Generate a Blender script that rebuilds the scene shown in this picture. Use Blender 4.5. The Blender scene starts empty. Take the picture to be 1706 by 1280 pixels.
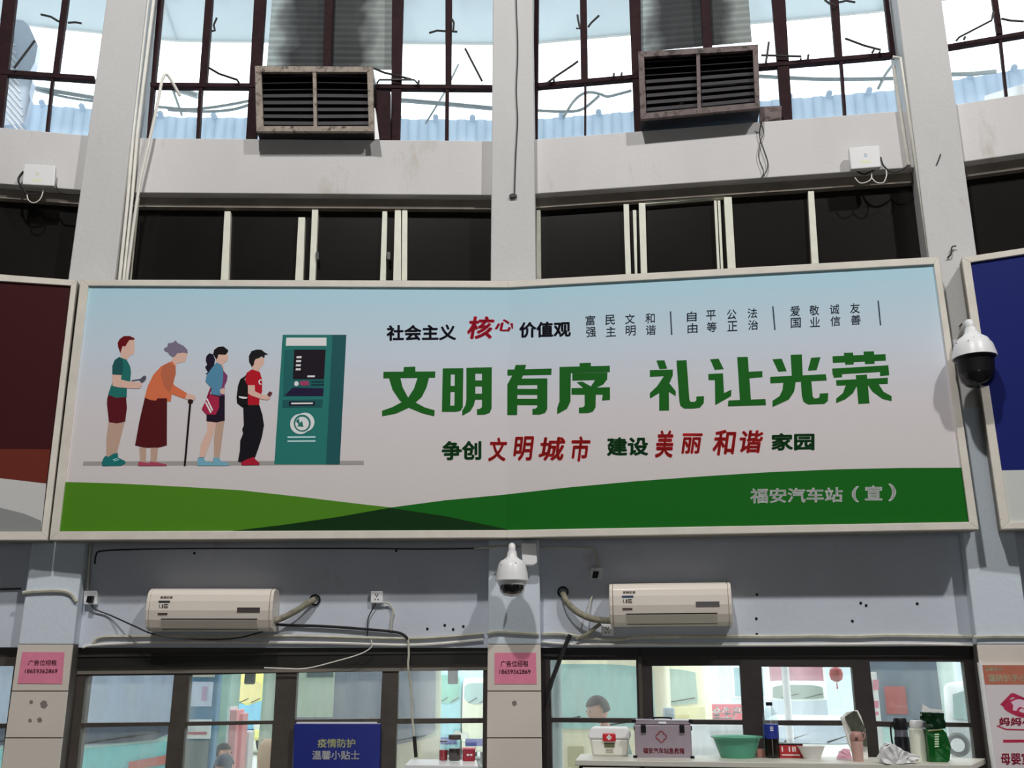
import bpy, bmesh, math, random
from mathutils import Vector, Matrix
random.seed(7)
SC = bpy.context.scene
COL = SC.collection

# ------------------------------------------------------------------ camera, sky, lamps, exposure
FPX = 1656.73; PITCH = 0.28668; CAMZ = 1.8
cam_d = bpy.data.cameras.new('camera'); cam = bpy.data.objects.new('camera', cam_d); COL.objects.link(cam)
cam.location = (0, 0, CAMZ); cam.rotation_euler = (math.pi/2 + PITCH, 0, 0)
cam_d.sensor_fit = 'HORIZONTAL'; cam_d.sensor_width = 36.0; cam_d.lens = FPX/1706*36.0
cam_d.clip_start = 0.05; cam_d.clip_end = 500
SC.camera = cam
w = bpy.data.worlds.new('overcast_sky'); SC.world = w; w.use_nodes = True
bgn = w.node_tree.nodes['Background']; bgn.inputs[0].default_value = (0.93, 0.97, 1.0, 1); bgn.inputs[1].default_value = 2.8
SC.view_settings.view_transform = 'Standard'; SC.view_settings.look = 'None'
SC.view_settings.exposure = 0.0; SC.view_settings.gamma = 1.0; SC.view_settings.use_curve_mapping = False
def lamp(name, loc, power, size, col, aim):
    d = bpy.data.lights.new(name, 'AREA'); d.shape = 'DISK'; d.size = size; d.energy = power; d.color = col
    o = bpy.data.objects.new(name, d); COL.objects.link(o); o.location = loc
    o.rotation_euler = (Vector(aim) - Vector(loc)).to_track_quat('-Z', 'Y').to_euler()
    return o
lamp('hall_lamp', (-1.8, -2.0, 13.0), 750, 0.5, (1.0, 0.985, 0.965), (-1.0, 6.3, 3.0))
lamp('hall_lamp', (6.2, -3.0, 13.0), 750, 0.5, (1.0, 0.985, 0.965), (2.4, 5.8, 3.2))

# ------------------------------------------------------------------ projection helpers (pixel of the photograph -> point on a real plane)
CP, SP = math.cos(PITCH), math.sin(PITCH)
CAM = Vector((0, 0, CAMZ))
def ray(x, y):
    a = (x-853)/FPX; b = -(y-640)/FPX
    return Vector((a, CP - b*SP, SP + b*CP))
S = 2.9/2.7
A1, DE = -0.01535, 0.16466
V1 = Vector((0.01367*S, 6.05151*S, 0)); WB = 2.9
ANG = {k: A1 + DE*(k-1) for k in range(-1, 5)}
T = {k: Vector((math.cos(a), -math.sin(a), 0)) for k, a in ANG.items()}
V = {1: V1}
V[0] = V[1]-T[1]*WB; V[-1] = V[0]-T[0]*WB; V[2] = V[1]+T[2]*WB; V[3] = V[2]+T[3]*WB
UP = Vector((0, 0, 1))
PL = {}
for k in range(0, 4):
    PL['b%d' % k] = (V[k-1], T[k])
for k in range(0, 3):
    am = (ANG[k]+ANG[k+1])/2; PL['p%d' % k] = (V[k], Vector((math.cos(am), -math.sin(am), 0)))
def nrm(pl): t = PL[pl][1]; return Vector((t.y, -t.x, 0))           # towards the room
def hit(pl, x, y, off=0.0):
    o, t = PL[pl]; n = nrm(pl); d = ray(x, y)
    s = ((o + n*off) - CAM).dot(n)/d.dot(n)
    return CAM + d*s
def hitz(x, y, z):
    d = ray(x, y); s = (z-CAMZ)/d.z
    return CAM + d*s
def hitY(x, y, Y):
    d = ray(x, y); return CAM + d*(Y/d.y)
def loc3(pl, u, z, off=0.0):
    o, t = PL[pl]; p = o + t*u + nrm(pl)*off; return Vector((p.x, p.y, z))
def zof(pl, x, y, off=0.0): return hit(pl, x, y, off).z

# ------------------------------------------------------------------ materials
def lin(c): c /= 255.0; return c/12.92 if c <= 0.04045 else ((c+0.055)/1.055)**2.4
def rgb(r, g, b, k=1.0, mx=0.88): return tuple(min(mx, lin(v)*k) for v in (r, g, b)) + (1,)
MT = {}
def mat(name, col, rough=0.5, metal=0.0, var=0.0, vs=6.0, bump=0.0, bs=60.0, spec=0.5, alpha=None, trans=0.0, stretch=None, dirt=None):
    if name in MT: return MT[name]
    m = bpy.data.materials.new(name); m.use_nodes = True; nt = m.node_tree; N = nt.nodes; L = nt.links
    b = N['Principled BSDF']; b.inputs['Roughness'].default_value = rough; b.inputs['Metallic'].default_value = metal
    b.inputs['Base Color'].default_value = col
    b.inputs['Specular IOR Level'].default_value = spec
    if trans: b.inputs['Transmission Weight'].default_value = trans
    tc = N.new('ShaderNodeTexCoord'); mp = N.new('ShaderNodeMapping'); L.new(tc.outputs['Object'], mp.inputs[0])
    if stretch: mp.inputs['Scale'].default_value = stretch
    if var > 0 or dirt:
        nz = N.new('ShaderNodeTexNoise'); nz.inputs['Scale'].default_value = vs; nz.inputs['Detail'].default_value = 6
        L.new(mp.outputs[0], nz.inputs['Vector'])
        rp = N.new('ShaderNodeValToRGB'); e = rp.color_ramp.elements
        e[0].position = 0.3; e[1].position = 0.7
        e[0].color = tuple(c*(1-var) for c in col[:3])+(1,); e[1].color = tuple(min(1, c*(1+var*0.5)) for c in col[:3])+(1,)
        L.new(nz.outputs['Fac'], rp.inputs[0]); last = rp.outputs[0]
        if dirt:
            dc, amt, ds = dirt
            n2 = N.new('ShaderNodeTexNoise'); n2.inputs['Scale'].default_value = ds; n2.inputs['Detail'].default_value = 8
            n2.inputs['Roughness'].default_value = 0.7; L.new(mp.outputs[0], n2.inputs['Vector'])
            r2 = N.new('ShaderNodeValToRGB'); r2.color_ramp.elements[0].position = 1-amt-0.06; r2.color_ramp.elements[1].position = 1-amt+0.06
            mx = N.new('ShaderNodeMixRGB'); L.new(n2.outputs['Fac'], r2.inputs[0]); L.new(r2.outputs[0], mx.inputs[0])
            L.new(last, mx.inputs[1]); mx.inputs[2].default_value = dc; last = mx.outputs[0]
        L.new(last, b.inputs['Base Color'])
    if bump > 0:
        nb = N.new('ShaderNodeTexNoise'); nb.inputs['Scale'].default_value = bs; nb.inputs['Detail'].default_value = 4
        L.new(tc.outputs['Object'], nb.inputs['Vector'])
        bp = N.new('ShaderNodeBump'); bp.inputs['Strength'].default_value = bump; bp.inputs['Distance'].default_value = 0.01
        L.new(nb.outputs['Fac'], bp.inputs['Height']); L.new(bp.outputs[0], b.inputs['Normal'])
    MT[name] = m; return m
def glassmat(name, tint, haze=0.08, hazecol=(0.7, 0.75, 0.75, 1), gloss=0.05):
    m = bpy.data.materials.new(name); m.use_nodes = True; nt = m.node_tree; N = nt.nodes; L = nt.links
    N.remove(N['Principled BSDF']); out = N['Material Output']
    tr = N.new('ShaderNodeBsdfTransparent'); tr.inputs[0].default_value = tint
    gl = N.new('ShaderNodeBsdfGlossy'); gl.inputs['Roughness'].default_value = 0.08
    df = N.new('ShaderNodeBsdfDiffuse'); df.inputs[0].default_value = hazecol
    nz = N.new('ShaderNodeTexNoise'); nz.inputs['Scale'].default_value = 3; nz.inputs['Detail'].default_value = 8
    tc = N.new('ShaderNodeTexCoord'); mp = N.new('ShaderNodeMapping'); mp.inputs['Scale'].default_value = (3, 3, 0.8)
    L.new(tc.outputs['Object'], mp.inputs[0]); L.new(mp.outputs[0], nz.inputs['Vector'])
    mr = N.new('ShaderNodeMapRange'); mr.inputs[1].default_value = 0.35; mr.inputs[2].default_value = 0.75
    mr.inputs[3].default_value = haze*0.4; mr.inputs[4].default_value = haze*1.8; L.new(nz.outputs['Fac'], mr.inputs[0])
    m1 = N.new('ShaderNodeMixShader'); L.new(mr.outputs[0], m1.inputs[0]); L.new(tr.outputs[0], m1.inputs[1]); L.new(df.outputs[0], m1.inputs[2])
    m2 = N.new('ShaderNodeMixShader'); m2.inputs[0].default_value = gloss; L.new(m1.outputs[0], m2.inputs[1]); L.new(gl.outputs[0], m2.inputs[2])
    L.new(m2.outputs[0], out.inputs[0]); return m
G = 1.55
def pm(name, r, g, b, rough=0.6, **k):                                # a paint or print colour given as seen, lifted to a reflectance
    kk = k.pop('gain', G); return mat(name, rgb(r, g, b, kk), rough, **k)
M_beam = pm('beam_plaster', 181, 179, 178, 0.85, var=0.09, vs=1.3, bump=0.12, bs=40, dirt=(rgb(164, 158, 150, G), 0.36, 3.0), stretch=(1, 1, 0.35))
M_pillar = pm('pillar_plaster', 174, 173, 172, 0.85, var=0.08, vs=2.0, bump=0.2, bs=35, dirt=(rgb(160, 152, 150, G), 0.35, 2.5), stretch=(1, 1, 0.4))
M_bluewall = pm('pale_blue_paint', 170, 175, 184, 0.7, var=0.07, vs=2.5, bump=0.15, bs=30, dirt=(rgb(158, 150, 155, G), 0.33, 3.2))
M_tile = pm('wall_tile', 184, 176, 166, 0.35, var=0.06, vs=3)
M_joint = pm('tile_joint', 90, 84, 80, 0.9, gain=1.0)
M_redsteel = pm('red_brown_steel', 48, 26, 30, 0.7, spec=.15, gain=1.0, var=0.3, vs=14, bump=0.2, dirt=(rgb(88, 54, 50), 0.28, 18))
M_browns = pm('brown_window_paint', 74, 67, 60, 0.55, gain=1.0, var=0.2, vs=10, bump=0.15)
M_browns2 = pm('dark_brown_window_paint', 48, 40, 38, 0.55, gain=1.0, var=0.2, vs=10, bump=0.15)
M_alu = pm('cream_aluminium', 205, 198, 184, 0.4, var=0.08, vs=12)
M_frame = pm('white_board_frame', 192, 186, 176, 0.45, var=0.08, vs=8, dirt=(rgb(120, 110, 95), 0.24, 22))
M_darkglass = pm('dark_transom_glass', 30, 27, 25, 0.22, gain=1.0, var=0.3, vs=1.2, spec=0.35)
M_soffit = pm('transom_head', 118, 110, 102, 0.8, gain=1.5, var=0.2)
M_glass_up = glassmat('upper_window_glass', (0.97, 0.99, 1.0, 1), 0.012, gloss=0.0)
M_glass_lo = glassmat('dusty_window_glass', (0.93, 0.97, 0.96, 1), 0.13, (0.8, 0.85, 0.83, 1))
M_white = pm('white_plastic', 214, 210, 205, 0.35)
M_black = mat('black_plastic', (0.008, 0.007, 0.008, 1), 0.45, spec=.25)
M_cable = mat('black_cable', (0.02, 0.018, 0.018, 1), 0.55)
M_wpipe = pm('white_conduit', 200, 196, 188, 0.5, var=0.1, vs=10)
M_oldcable = pm('dusty_grey_conduit', 168, 166, 152, 0.7, var=0.2, vs=12)
M_chrome = mat('polished_metal', (0.6, 0.6, 0.62, 1), 0.2, 1.0)

# ------------------------------------------------------------------ object helpers
def link(name, me, m, parent=None):
    o = bpy.data.objects.new(name, me); COL.objects.link(o)
    if m: me.materials.append(m)
    if parent is not None:
        root = parent; chain = []
        mw = wm(parent); me.transform(mw.inverted()); o.parent = parent
    return o
def wm(o):
    m = Matrix.LocRotScale(o.location, o.rotation_euler, o.scale)
    return wm(o.parent) @ m if o.parent else m
class MB:
    def __init__(s): s.bm = bmesh.new()
    def prism(s, front, depthvec):
        a = [s.bm.verts.new(p) for p in front]; b = [s.bm.verts.new(p+depthvec) for p in front]
        s.bm.faces.new(a); s.bm.faces.new(b[::-1]); n = len(a)
        for i in range(n): s.bm.faces.new((a[i], b[i], b[(i+1) % n], a[(i+1) % n]))
        return s
    def px(s, pl, pts, f, b):                                        # prism on a plane: pixel outline at offset f, extruded back to offset b
        return s.prism([hit(pl, x, y, f) for x, y in pts], -nrm(pl)*(f-b))
    def flat(s, pl, pts, f):
        s.bm.faces.new([s.bm.verts.new(hit(pl, x, y, f)) for x, y in pts]); return s
    def uz(s, pl, u0, u1, z0, z1, f, b):
        return s.prism([loc3(pl, u0, z0, f), loc3(pl, u1, z0, f), loc3(pl, u1, z1, f), loc3(pl, u0, z1, f)], -nrm(pl)*(f-b))
    def box(s, c, d, rot=None):
        c = Vector(c); vs = []
        R = Matrix.Rotation(rot, 3, 'Z') if rot else Matrix.Identity(3)
        for sx in (-.5, .5):
            for sy in (-.5, .5):
                for sz in (-.5, .5): vs.append(s.bm.verts.new(c + R @ Vector((sx*d[0], sy*d[1], sz*d[2]))))
        for f in ((0, 1, 3, 2), (4, 6, 7, 5), (0, 4, 5, 1), (2, 3, 7, 6), (0, 2, 6, 4), (1, 5, 7, 3)):
            s.bm.faces.new([vs[i] for i in f])
        return s
    def tube(s, pts, r, n=8, cap=True):
        pts = [Vector(p) for p in pts]; rings = []; prev = None
        for i, p in enumerate(pts):
            t = (pts[min(i+1, len(pts)-1)] - pts[max(i-1, 0)]).normalized()
            if prev is None:
                a = t.orthogonal().normalized()
            else:
                a = (prev - t*prev.dot(t)).normalized()
            prev = a; b = t.cross(a); rr = r[i] if isinstance(r, (list, tuple)) else r
            rings.append([s.bm.verts.new(p + (a*math.cos(2*math.pi*k/n)+b*math.sin(2*math.pi*k/n))*rr) for k in range(n)])
        for i in range(len(rings)-1):
            for k in range(n): s.bm.faces.new((rings[i][k], rings[i][(k+1) % n], rings[i+1][(k+1) % n], rings[i+1][k]))
        if cap: s.bm.faces.new(rings[0][::-1]); s.bm.faces.new(rings[-1])
        return s
    def lathe(s, base, prof, n=24, axis=None, caps=True):             # prof: list of (radius, height)
        base = Vector(base); ax = Vector(axis).normalized() if axis else UP
        a = ax.orthogonal().normalized(); b = ax.cross(a); rings = []
        for r, h in prof:
            rings.append([s.bm.verts.new(base + ax*h + (a*math.cos(2*math.pi*k/n)+b*math.sin(2*math.pi*k/n))*max(r, 1e-4)) for k in range(n)])
        for i in range(len(rings)-1):
            for k in range(n): s.bm.faces.new((rings[i][k], rings[i][(k+1) % n], rings[i+1][(k+1) % n], rings[i+1][k]))
        if caps: s.bm.faces.new(rings[0][::-1]); s.bm.faces.new(rings[-1])
        return s
    def build(s, name, m, parent=None, bevel=0, smooth=False, seg=2):
        bmesh.ops.recalc_face_normals(s.bm, faces=s.bm.faces[:])
        if bevel:
            es = [e for e in s.bm.edges if len(e.link_faces) == 2 and e.calc_face_angle(0) > 0.5]
            bmesh.ops.bevel(s.bm, geom=es, offset=bevel, segments=seg, affect='EDGES', profile=0.5, clamp_overlap=True)
        me = bpy.data.meshes.new(name); s.bm.to_mesh(me); s.bm.free()
        if smooth:
            for p in me.polygons: p.use_smooth = True
            try: me.set_sharp_from_angle(angle=0.7)
            except Exception: pass
        return link(name, me, m, parent)
def tag(o, label=None, cat=None, group=None, kind=None):
    if label: o['label'] = label
    if cat: o['category'] = cat
    if group: o['group'] = group
    if kind: o['kind'] = kind
    return o
def struct(o, label=None): return tag(o, label, None, None, 'structure')
def thing(name, label, cat, loc=(0, 0, 0), rz=0, group=None):
    o = bpy.data.objects.new(name, None); COL.objects.link(o); o.location = loc; o.rotation_euler = (0, 0, rz)
    o.empty_display_size = 0.1
    return tag(o, label, cat, group)
def tstruct(name, loc=(0, 0, 0), label=None):
    o = bpy.data.objects.new(name, None); COL.objects.link(o); o.location = loc; return tag(o, label, None, None, 'structure')
def smoothpts(pts, n=4):                                             # closed Catmull-Rom
    out = []; k = len(pts)
    for i in range(k):
        p0, p1, p2, p3 = pts[i-1], pts[i], pts[(i+1) % k], pts[(i+2) % k]
        for j in range(n):
            t = j/n
            out.append(tuple(0.5*((2*p1[q]) + (-p0[q]+p2[q])*t + (2*p0[q]-5*p1[q]+4*p2[q]-p3[q])*t*t + (-p0[q]+3*p1[q]-3*p2[q]+p3[q])*t**3) for q in (0, 1)))
    return out
def curve3(pts, n=6):                                                # open Catmull-Rom in 3D
    pts = [Vector(p) for p in pts]; out = []
    for i in range(len(pts)-1):
        p0 = pts[max(i-1, 0)]; p1 = pts[i]; p2 = pts[i+1]; p3 = pts[min(i+2, len(pts)-1)]
        for j in range(n):
            t = j/n; out.append(0.5*((2*p1) + (-p0+p2)*t + (2*p0-5*p1+4*p2-p3)*t*t + (-p0+3*p1-3*p2+p3)*t**3))
    out.append(pts[-1]); return out
def cable(name, pl, pts, r, m, parent=None, off=0.02, n=6, tg=None):
    P = [hit(pl, p[0], p[1], p[2] if len(p) > 2 else off) for p in pts]
    o = MB().tube(curve3(P), r, n).build(name, m, parent, smooth=True)
    if tg: tag(o, *tg)
    return o
def textbm(s, bold=0.0, shear=0.0):
    cu = bpy.data.curves.new('txt', 'FONT'); cu.body = s; cu.offset = bold; cu.shear = shear; cu.resolution_u = 3; cu.fill_mode = 'FRONT'
    o = bpy.data.objects.new('txt', cu); COL.objects.link(o)
    dg = bpy.context.evaluated_depsgraph_get(); me = bpy.data.meshes.new_from_object(o.evaluated_get(dg))
    COL.objects.unlink(o); bpy.data.objects.remove(o); return me
def text(s, quad, pl, off, m, parent, bold=0.0, shear=0.0, name='lettering', pt=None, label=None):
    """quad: photo pixels TL,TR,BR,BL of the ink box, on plane pl at offset off"""
    me = textbm(s, 0.0, shear)
    if not me.vertices: return None
    if bold:
        bm = bmesh.new()
        for i in range(8):
            a = i*math.pi/4; n0 = len(bm.verts); bm.from_mesh(me); bm.verts.ensure_lookup_table()
            for v in bm.verts[n0:]: v.co += Vector((math.cos(a)*bold*1.0, math.sin(a)*bold*1.0, i*.00001))
        bm.to_mesh(me); bm.free()
    xs = [v.co.x for v in me.vertices]; ys = [v.co.y for v in me.vertices]
    x0, x1, y0, y1 = min(xs), max(xs), min(ys), max(ys)
    tl, tr, br, bl = [Vector(q) for q in (pt if pt else [hit(pl, x, y, off) for x, y in quad])]
    for v in me.vertices:
        a = (v.co.x-x0)/(x1-x0); b = (y1-v.co.y)/(y1-y0)
        v.co = (tl*(1-a)+tr*a)*(1-b) + (bl*(1-a)+br*a)*b
    o = link(name, me, m, parent)
    if label: o['label'] = label
    return o
def rq(x0, y0, x1, y1, sl=0.0, sh=0.0):                              # pixel rectangle with slope and lean
    return [(x0, y0), (x1, y0+sl*(x1-x0)), (x1+sh*(y1-y0), y1+sl*(x1-x0)), (x0+sh*(y1-y0), y1)]

# ------------------------------------------------------------------ the setting: floor, walls, beams, pillars
ZS = 3.51727*S+CAMZ; ZB = 3.10678*S+CAMZ; ZW = 0.16564*S+CAMZ
ZTOP = 15.0
fl = MB().box((0, -1.0, -0.05), (22, 17, 0.1)).build('floor', pm('terrazzo_floor', 66, 64, 61, 0.5, gain=1.0, var=0.1, vs=20)); struct(fl)
gr = MB().box((0, 47.8, -0.11), (160, 80, 0.08)).build('forecourt_ground', pm('concrete_ground', 175, 176, 172, 0.9, gain=1.2, var=0.12, vs=0.6)); struct(gr)
# hall ceiling
mb = MB()
mb.box((0, -1.4, ZTOP+.1), (24, 17.2, 0.2))
M_shell = pm('hall_shell_paint', 70, 67, 65, 0.9, gain=1.0)
struct(mb.build('ceiling', M_shell))
side = ['far_left', 'left', 'right', 'far_right']
zwt = zof('b1', 600, 560)
for k in range(4):
    pl = 'b%d' % k
    struct(MB().uz(pl, 0, WB, ZW, zwt, 0, -0.16).build('wall_'+side[k], M_bluewall))
    struct(MB().uz(pl, 0, WB, 0, 0.95, 0, -0.16).build('wall_'+side[k]+'_below_sill', M_tile))
    struct(MB().uz(pl, 0, WB, ZB, ZS, 0, -0.16).build('beam', M_beam, bevel=0.006))
    struct(MB().uz(pl, -0.1, WB+.1, 8.2, ZTOP, 0, -0.16).build('wall_'+side[k]+'_top', M_beam))
# side walls of the hall, out of frame, closing the ring
for nm, k, d in (('wall_end_left', -1, -1), ('wall_end_right', 3, 1)):
    p = V[k]; q = Vector((p.x+d*2.0, -9.6, 0))
    m_ = MB().prism([Vector((p.x, p.y, 0)), Vector((q.x, q.y, 0)), Vector((q.x, q.y, ZTOP)), Vector((p.x, p.y, ZTOP))], Vector((d*0.2, 0, 0)))
    struct(m_.build(nm, M_shell))
bw = MB(); bw.box((0, -9.75, 9.5), (24, .2, 11.2)); struct(bw.build('wall_back', M_shell))
bw = MB(); bw.box((-6.75, -9.75, 1.95), (10.5, .2, 3.9)); bw.box((6.75, -9.75, 1.95), (10.5, .2, 3.9)); struct(bw.build('wall_back_piers', M_shell))
PE = {0: ((177, 0), (2, 1280), (244, 0), (98, 1280)), 1: ((821, 0), (811, 1280), (887, 0), (903, 1280)), 2: ((1494, 0), (1653, 1280), (1569, 0), (1745, 1280))}
def edge(e0, e1, y): t = (y-e0[1])/(e1[1]-e0[1]); return e0[0]+(e1[0]-e0[0])*t
PF = 0.13
tile_y = [1074, 1152, 1230, 1308]
pillars = []
for k in range(3):
    pl = 'p%d' % k; a0, a1, b0, b1 = PE[k]
    E_ = lambda y: (edge(a0, a1, y), edge(b0, b1, y))
    root = tstruct('pillar', loc3(pl, 0, 0), None); pillars.append(root)
    yt, yb = -160, 1074
    l, r = E_(yt); l2, r2 = E_(yb)
    MB().px(pl, [(l, yt), (r, yt), (r2, yb), (l2, yb)], PF, -0.35).build('shaft', M_pillar if False else None, root, bevel=0.008)
    root.children[0].data.materials.clear()
    # painted plaster above, pale blue below the boards
    m = MT.get('pillar_two_tone')
    if not m:
        m = M_pillar.copy(); m.name = 'pillar_two_tone'; MT['pillar_two_tone'] = m; nt = m.node_tree
        geo = nt.nodes.new('ShaderNodeNewGeometry'); sp = nt.nodes.new('ShaderNodeSeparateXYZ'); nt.links.new(geo.outputs['Position'], sp.inputs[0])
        ml = nt.nodes.new('ShaderNodeMath'); ml.operation = 'LESS_THAN'; ml.inputs[1].default_value = 3.4; nt.links.new(sp.outputs['Z'], ml.inputs[0])
        mx = nt.nodes.new('ShaderNodeMixRGB'); b = nt.nodes['Principled BSDF']; src = b.inputs['Base Color'].links[0].from_socket
        nt.links.new(ml.outputs[0], mx.inputs[0]); nt.links.new(src, mx.inputs[1]); mx.inputs[2].default_value = rgb(178, 186, 194, G)
        nt.links.new(mx.outputs[0], b.inputs['Base Color'])
    root.children[0].data.materials.append(m)
    for i in range(3):
        y0, y1 = tile_y[i]+.8, tile_y[i+1]-.8
        l, r = E_(y0); l2, r2 = E_(y1)
        MB().px(pl, [(l, y0), (r, y0), (r2, y1), (l2, y1)], PF+.004, PF-.012).build('tile', M_tile, root, bevel=0.002)
    zt = hit(pl, 850, 1074, PF).z
    l, r = E_(1074); u0 = (hit(pl, l, 1074, PF)-PL[pl][0]).dot(PL[pl][1]); u1 = (hit(pl, r, 1074, PF)-PL[pl][0]).dot(PL[pl][1])
    MB().uz(pl, u0+.003, u1-.003, 0, zt-.001, PF-.008, -0.35).build('tile_bed', M_joint, root)
    zb = hit(pl, 850, 1308, PF).z; row = 0
    while zb > 0.02:
        z0 = max(0.0, zb-0.29); MB().uz(pl, u0, u1, z0+.003, zb-.003, PF+.004, PF-.012).build('tile', M_tile, root, bevel=0.002); zb = z0

# ------------------------------------------------------------------ upper windows
UPW = {  # bay: list of members (x at y=0 left/right, x at y=yb left/right, yb)
 0: [((4, 26), (-19, 2), 213), ((103, 113.5), (87, 97), 124), ((85.5, 90), (74.5, 79), 219, 122)],
 1: [((262, 270), (243, 248), 233), ((341.7, 353.4), (331, 343.5), 142), ((331, 336.6), (325.5, 331), 234, 142), ((423, 442), (409, 426), 234),
     ((540.6, 555), (538, 551), 112), ((653, 672), (651, 666), 235), ((742, 753), (742, 752), 144), ((742, 748), (741, 747), 235, 144)],
 2: [((890, 897), (889, 895), 230), ((966, 977), (968, 979), 138), ((973, 976.5), (973, 976), 226, 138), ((1048, 1067), (1057, 1071), 219),
     ((1167, 1183), (1172, 1187), 84), ((1286.6, 1308.6), (1303, 1321), 201), ((1384, 1397.5), (1392, 1404), 97), ((1399, 1404), (1406.6, 1411), 193, 97), ((1474, 1481), (1484, 1493), 93)],
 3: [((1653, 1663), (1661, 1671), 56), ((1664, 1669), (1676, 1680), 160, 60), ((1760, 1780), (1790, 1810), 150)],
}
RAIL = {0: [(-40, 112), (-40, 120), (157, 126), (157, 134)], 1: [(250, 137), (250, 144), (820, 141), (820, 148)],
        2: [(893, 138), (893, 145), (1486, 86), (1486, 93)], 3: [(1575, 74), (1575, 80), (1800, 35), (1800, 42)]}
XR = {0: (-60, 160), 1: (242, 822), 2: (889, 1510), 3: (1575, 1830)}
WO = -0.10
for k in range(4):
    pl = 'b%d' % k; root = tstruct('window_%d' % (k+1), loc3(pl, WB/2, ZS, WO))
    for mem in UPW[k]:
        (a, b), (c, d), yb = mem[:3]; yt = mem[3] if len(mem) > 3 else -150
        def xx(p, q, y): return p + (q-p)*(y/yb)
        if len(mem) > 3:
            pts = [(a, yt), (b, yt), (d, yb+6), (c, yb+6)]
        else:
            pts = [(xx(a, c, yt), yt), (xx(b, d, yt), yt), (d, yb+(6 if yb > 150 else 0)), (c, yb+(6 if yb > 150 else 0))]
        MB().px(pl, pts, WO, WO-.05).build('window_bar', M_redsteel, root, bevel=0.003)
    r = RAIL[k]; MB().px(pl, [r[0], r[2], r[3], r[1]], WO+.006, WO-.05).build('transom_bar', M_redsteel, root, bevel=0.003)
    MB().uz(pl, 0.05, WB-.05, ZS-.02, 8.25, WO-.022, WO-.028).build('pane', M_glass_up, root)
# casement stays: small hooked rods on the bars
def stay(k, root_name, pts, r=0.006, off=WO+.03):
    pl = 'b%d' % k; rt = bpy.data.objects[root_name]
    P = [hit(pl, x, y, off) for x, y in pts]
    MB().tube(P, r, 6).build('casement_stay', M_cable, rt, smooth=True)
for k, pts in [(0, [(24, 113), (30, 105), (58, 68)]), (0, [(68, 24), (85, 28), (98, 36)]), (0, [(113, 38), (125, 37), (136, 39)]),
               (1, [(352, 52), (358, 51), (356, 42), (361, 30)]), (1, [(348, 113), (365, 123), (395, 133), (398, 138)]),
               (1, [(623, 114), (640, 121), (685, 132)]), (1, [(628, 139), (632, 133), (690, 133), (697, 140)]), (1, [(715, 55), (728, 51), (742, 52)]), (1, [(752, 52), (762, 53)]), (1, [(775, 81), (790, 110), (803, 135)]), (1, [(697, 141), (698, 134)]), (1, [(753, 32), (756, 38), (755, 52)]),
               (2, [(960, 47), (966, 48), (962, 25)]), (2, [(980, 45), (985, 38), (998, 26)]), (2, [(912, 138), (925, 128), (955, 108), (963, 102)]), (2, [(923, 135), (922, 129)]), (2, [(1022, 128), (1023, 122)]), (2, [(1035, 127), (1036, 121)]),
               (2, [(1276, 104), (1281, 70)]), (2, [(1268, 92), (1335, 94), (1334, 99)]), (2, [(1346, 98), (1347, 91)]), (2, [(1374, 0), (1382, 6), (1390, 8)]), (2, [(1398, 4), (1410, 1), (1425, 4)]), (2, [(1408, 64), (1440, 76), (1467, 83), (1465, 88)]), (2, [(1453, 88), (1456, 83)]),
               (3, [(1593, 68), (1598, 62), (1652, 34), (1655, 20)]), (3, [(1606, 66), (1608, 61)]), (3, [(1668, 31), (1682, 34), (1706, 36)])]:
    stay(k, 'window_%d' % (k+1), pts, 0.0085)

# ------------------------------------------------------------------ transom windows (dark glass, cream aluminium)
TR = {1: [((374, 384), (367.5, 380.5), 352), ((497, 508), (491.6, 504.5), 362), ((520, 530), (515, 525), 345), ((637, 645), (633, 642.5), 352), ((658, 668), (655, 668), 344), ((670, 678.6), (669, 678), 346)],
      2: [((894, 900), (894, 901), 350), ((1038.6, 1047.6), (1042.5, 1051.5), 340), ((1054, 1060), (1058, 1062), 350), ((1064, 1075), (1068, 1078.6), 338), ((1189.5, 1194), (1196, 1200), 334), ((1195.5, 1200), (1202, 1206), 334), ((1206, 1219), (1213.5, 1227), 328), ((1346, 1356), (1353.7, 1366), 318)],
      0: [((-20, -10), (-34, -24), 340)], 3: [((1760, 1770), (1772, 1782), 280)]}
YB = 500
for k in range(4):
    pl = 'b%d' % k; root = tstruct('window_%d' % (k+5), loc3(pl, WB/2, ZB-.9, -.14))
    zb = zwt
    MB().uz(pl, 0.05, WB-.05, zb-.02, ZB+.01, -.128, -.158).build('pane', M_darkglass, root)
    MB().uz(pl, 0.05, WB-.05, ZB-.075, ZB-.001, -.075, -.127).build('head_rail', M_soffit, root)
    for (a, b), (c, d), yt in TR[k]:
        ybm = 466; f = lambda p, q, y: p + (q-p)*((y-yt)/(ybm-yt))
        MB().px(pl, [(a, yt), (b, yt), (f(b, d, YB), YB), (f(a, c, YB), YB)], -.085, -.127).build('sash_stile', M_alu, root, bevel=0.002)
    if k == 1: MB().px(pl, [(530, 344), (660, 344), (660, 348), (530, 348)], -.09, -.127).build('sash_rail', M_alu, root)
    if k == 2: MB().px(pl, [(1074, 336), (1207, 325), (1207, 329), (1074, 340)], -.09, -.127).build('sash_rail', M_alu, root)
for x, y in ((528, 424), (647, 424)):
    MB().px('b1', rq(x-2, y-4, x+3, y+8), -.07, -.085).build('latch', M_chrome, bpy.data.objects['window_6'])

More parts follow.
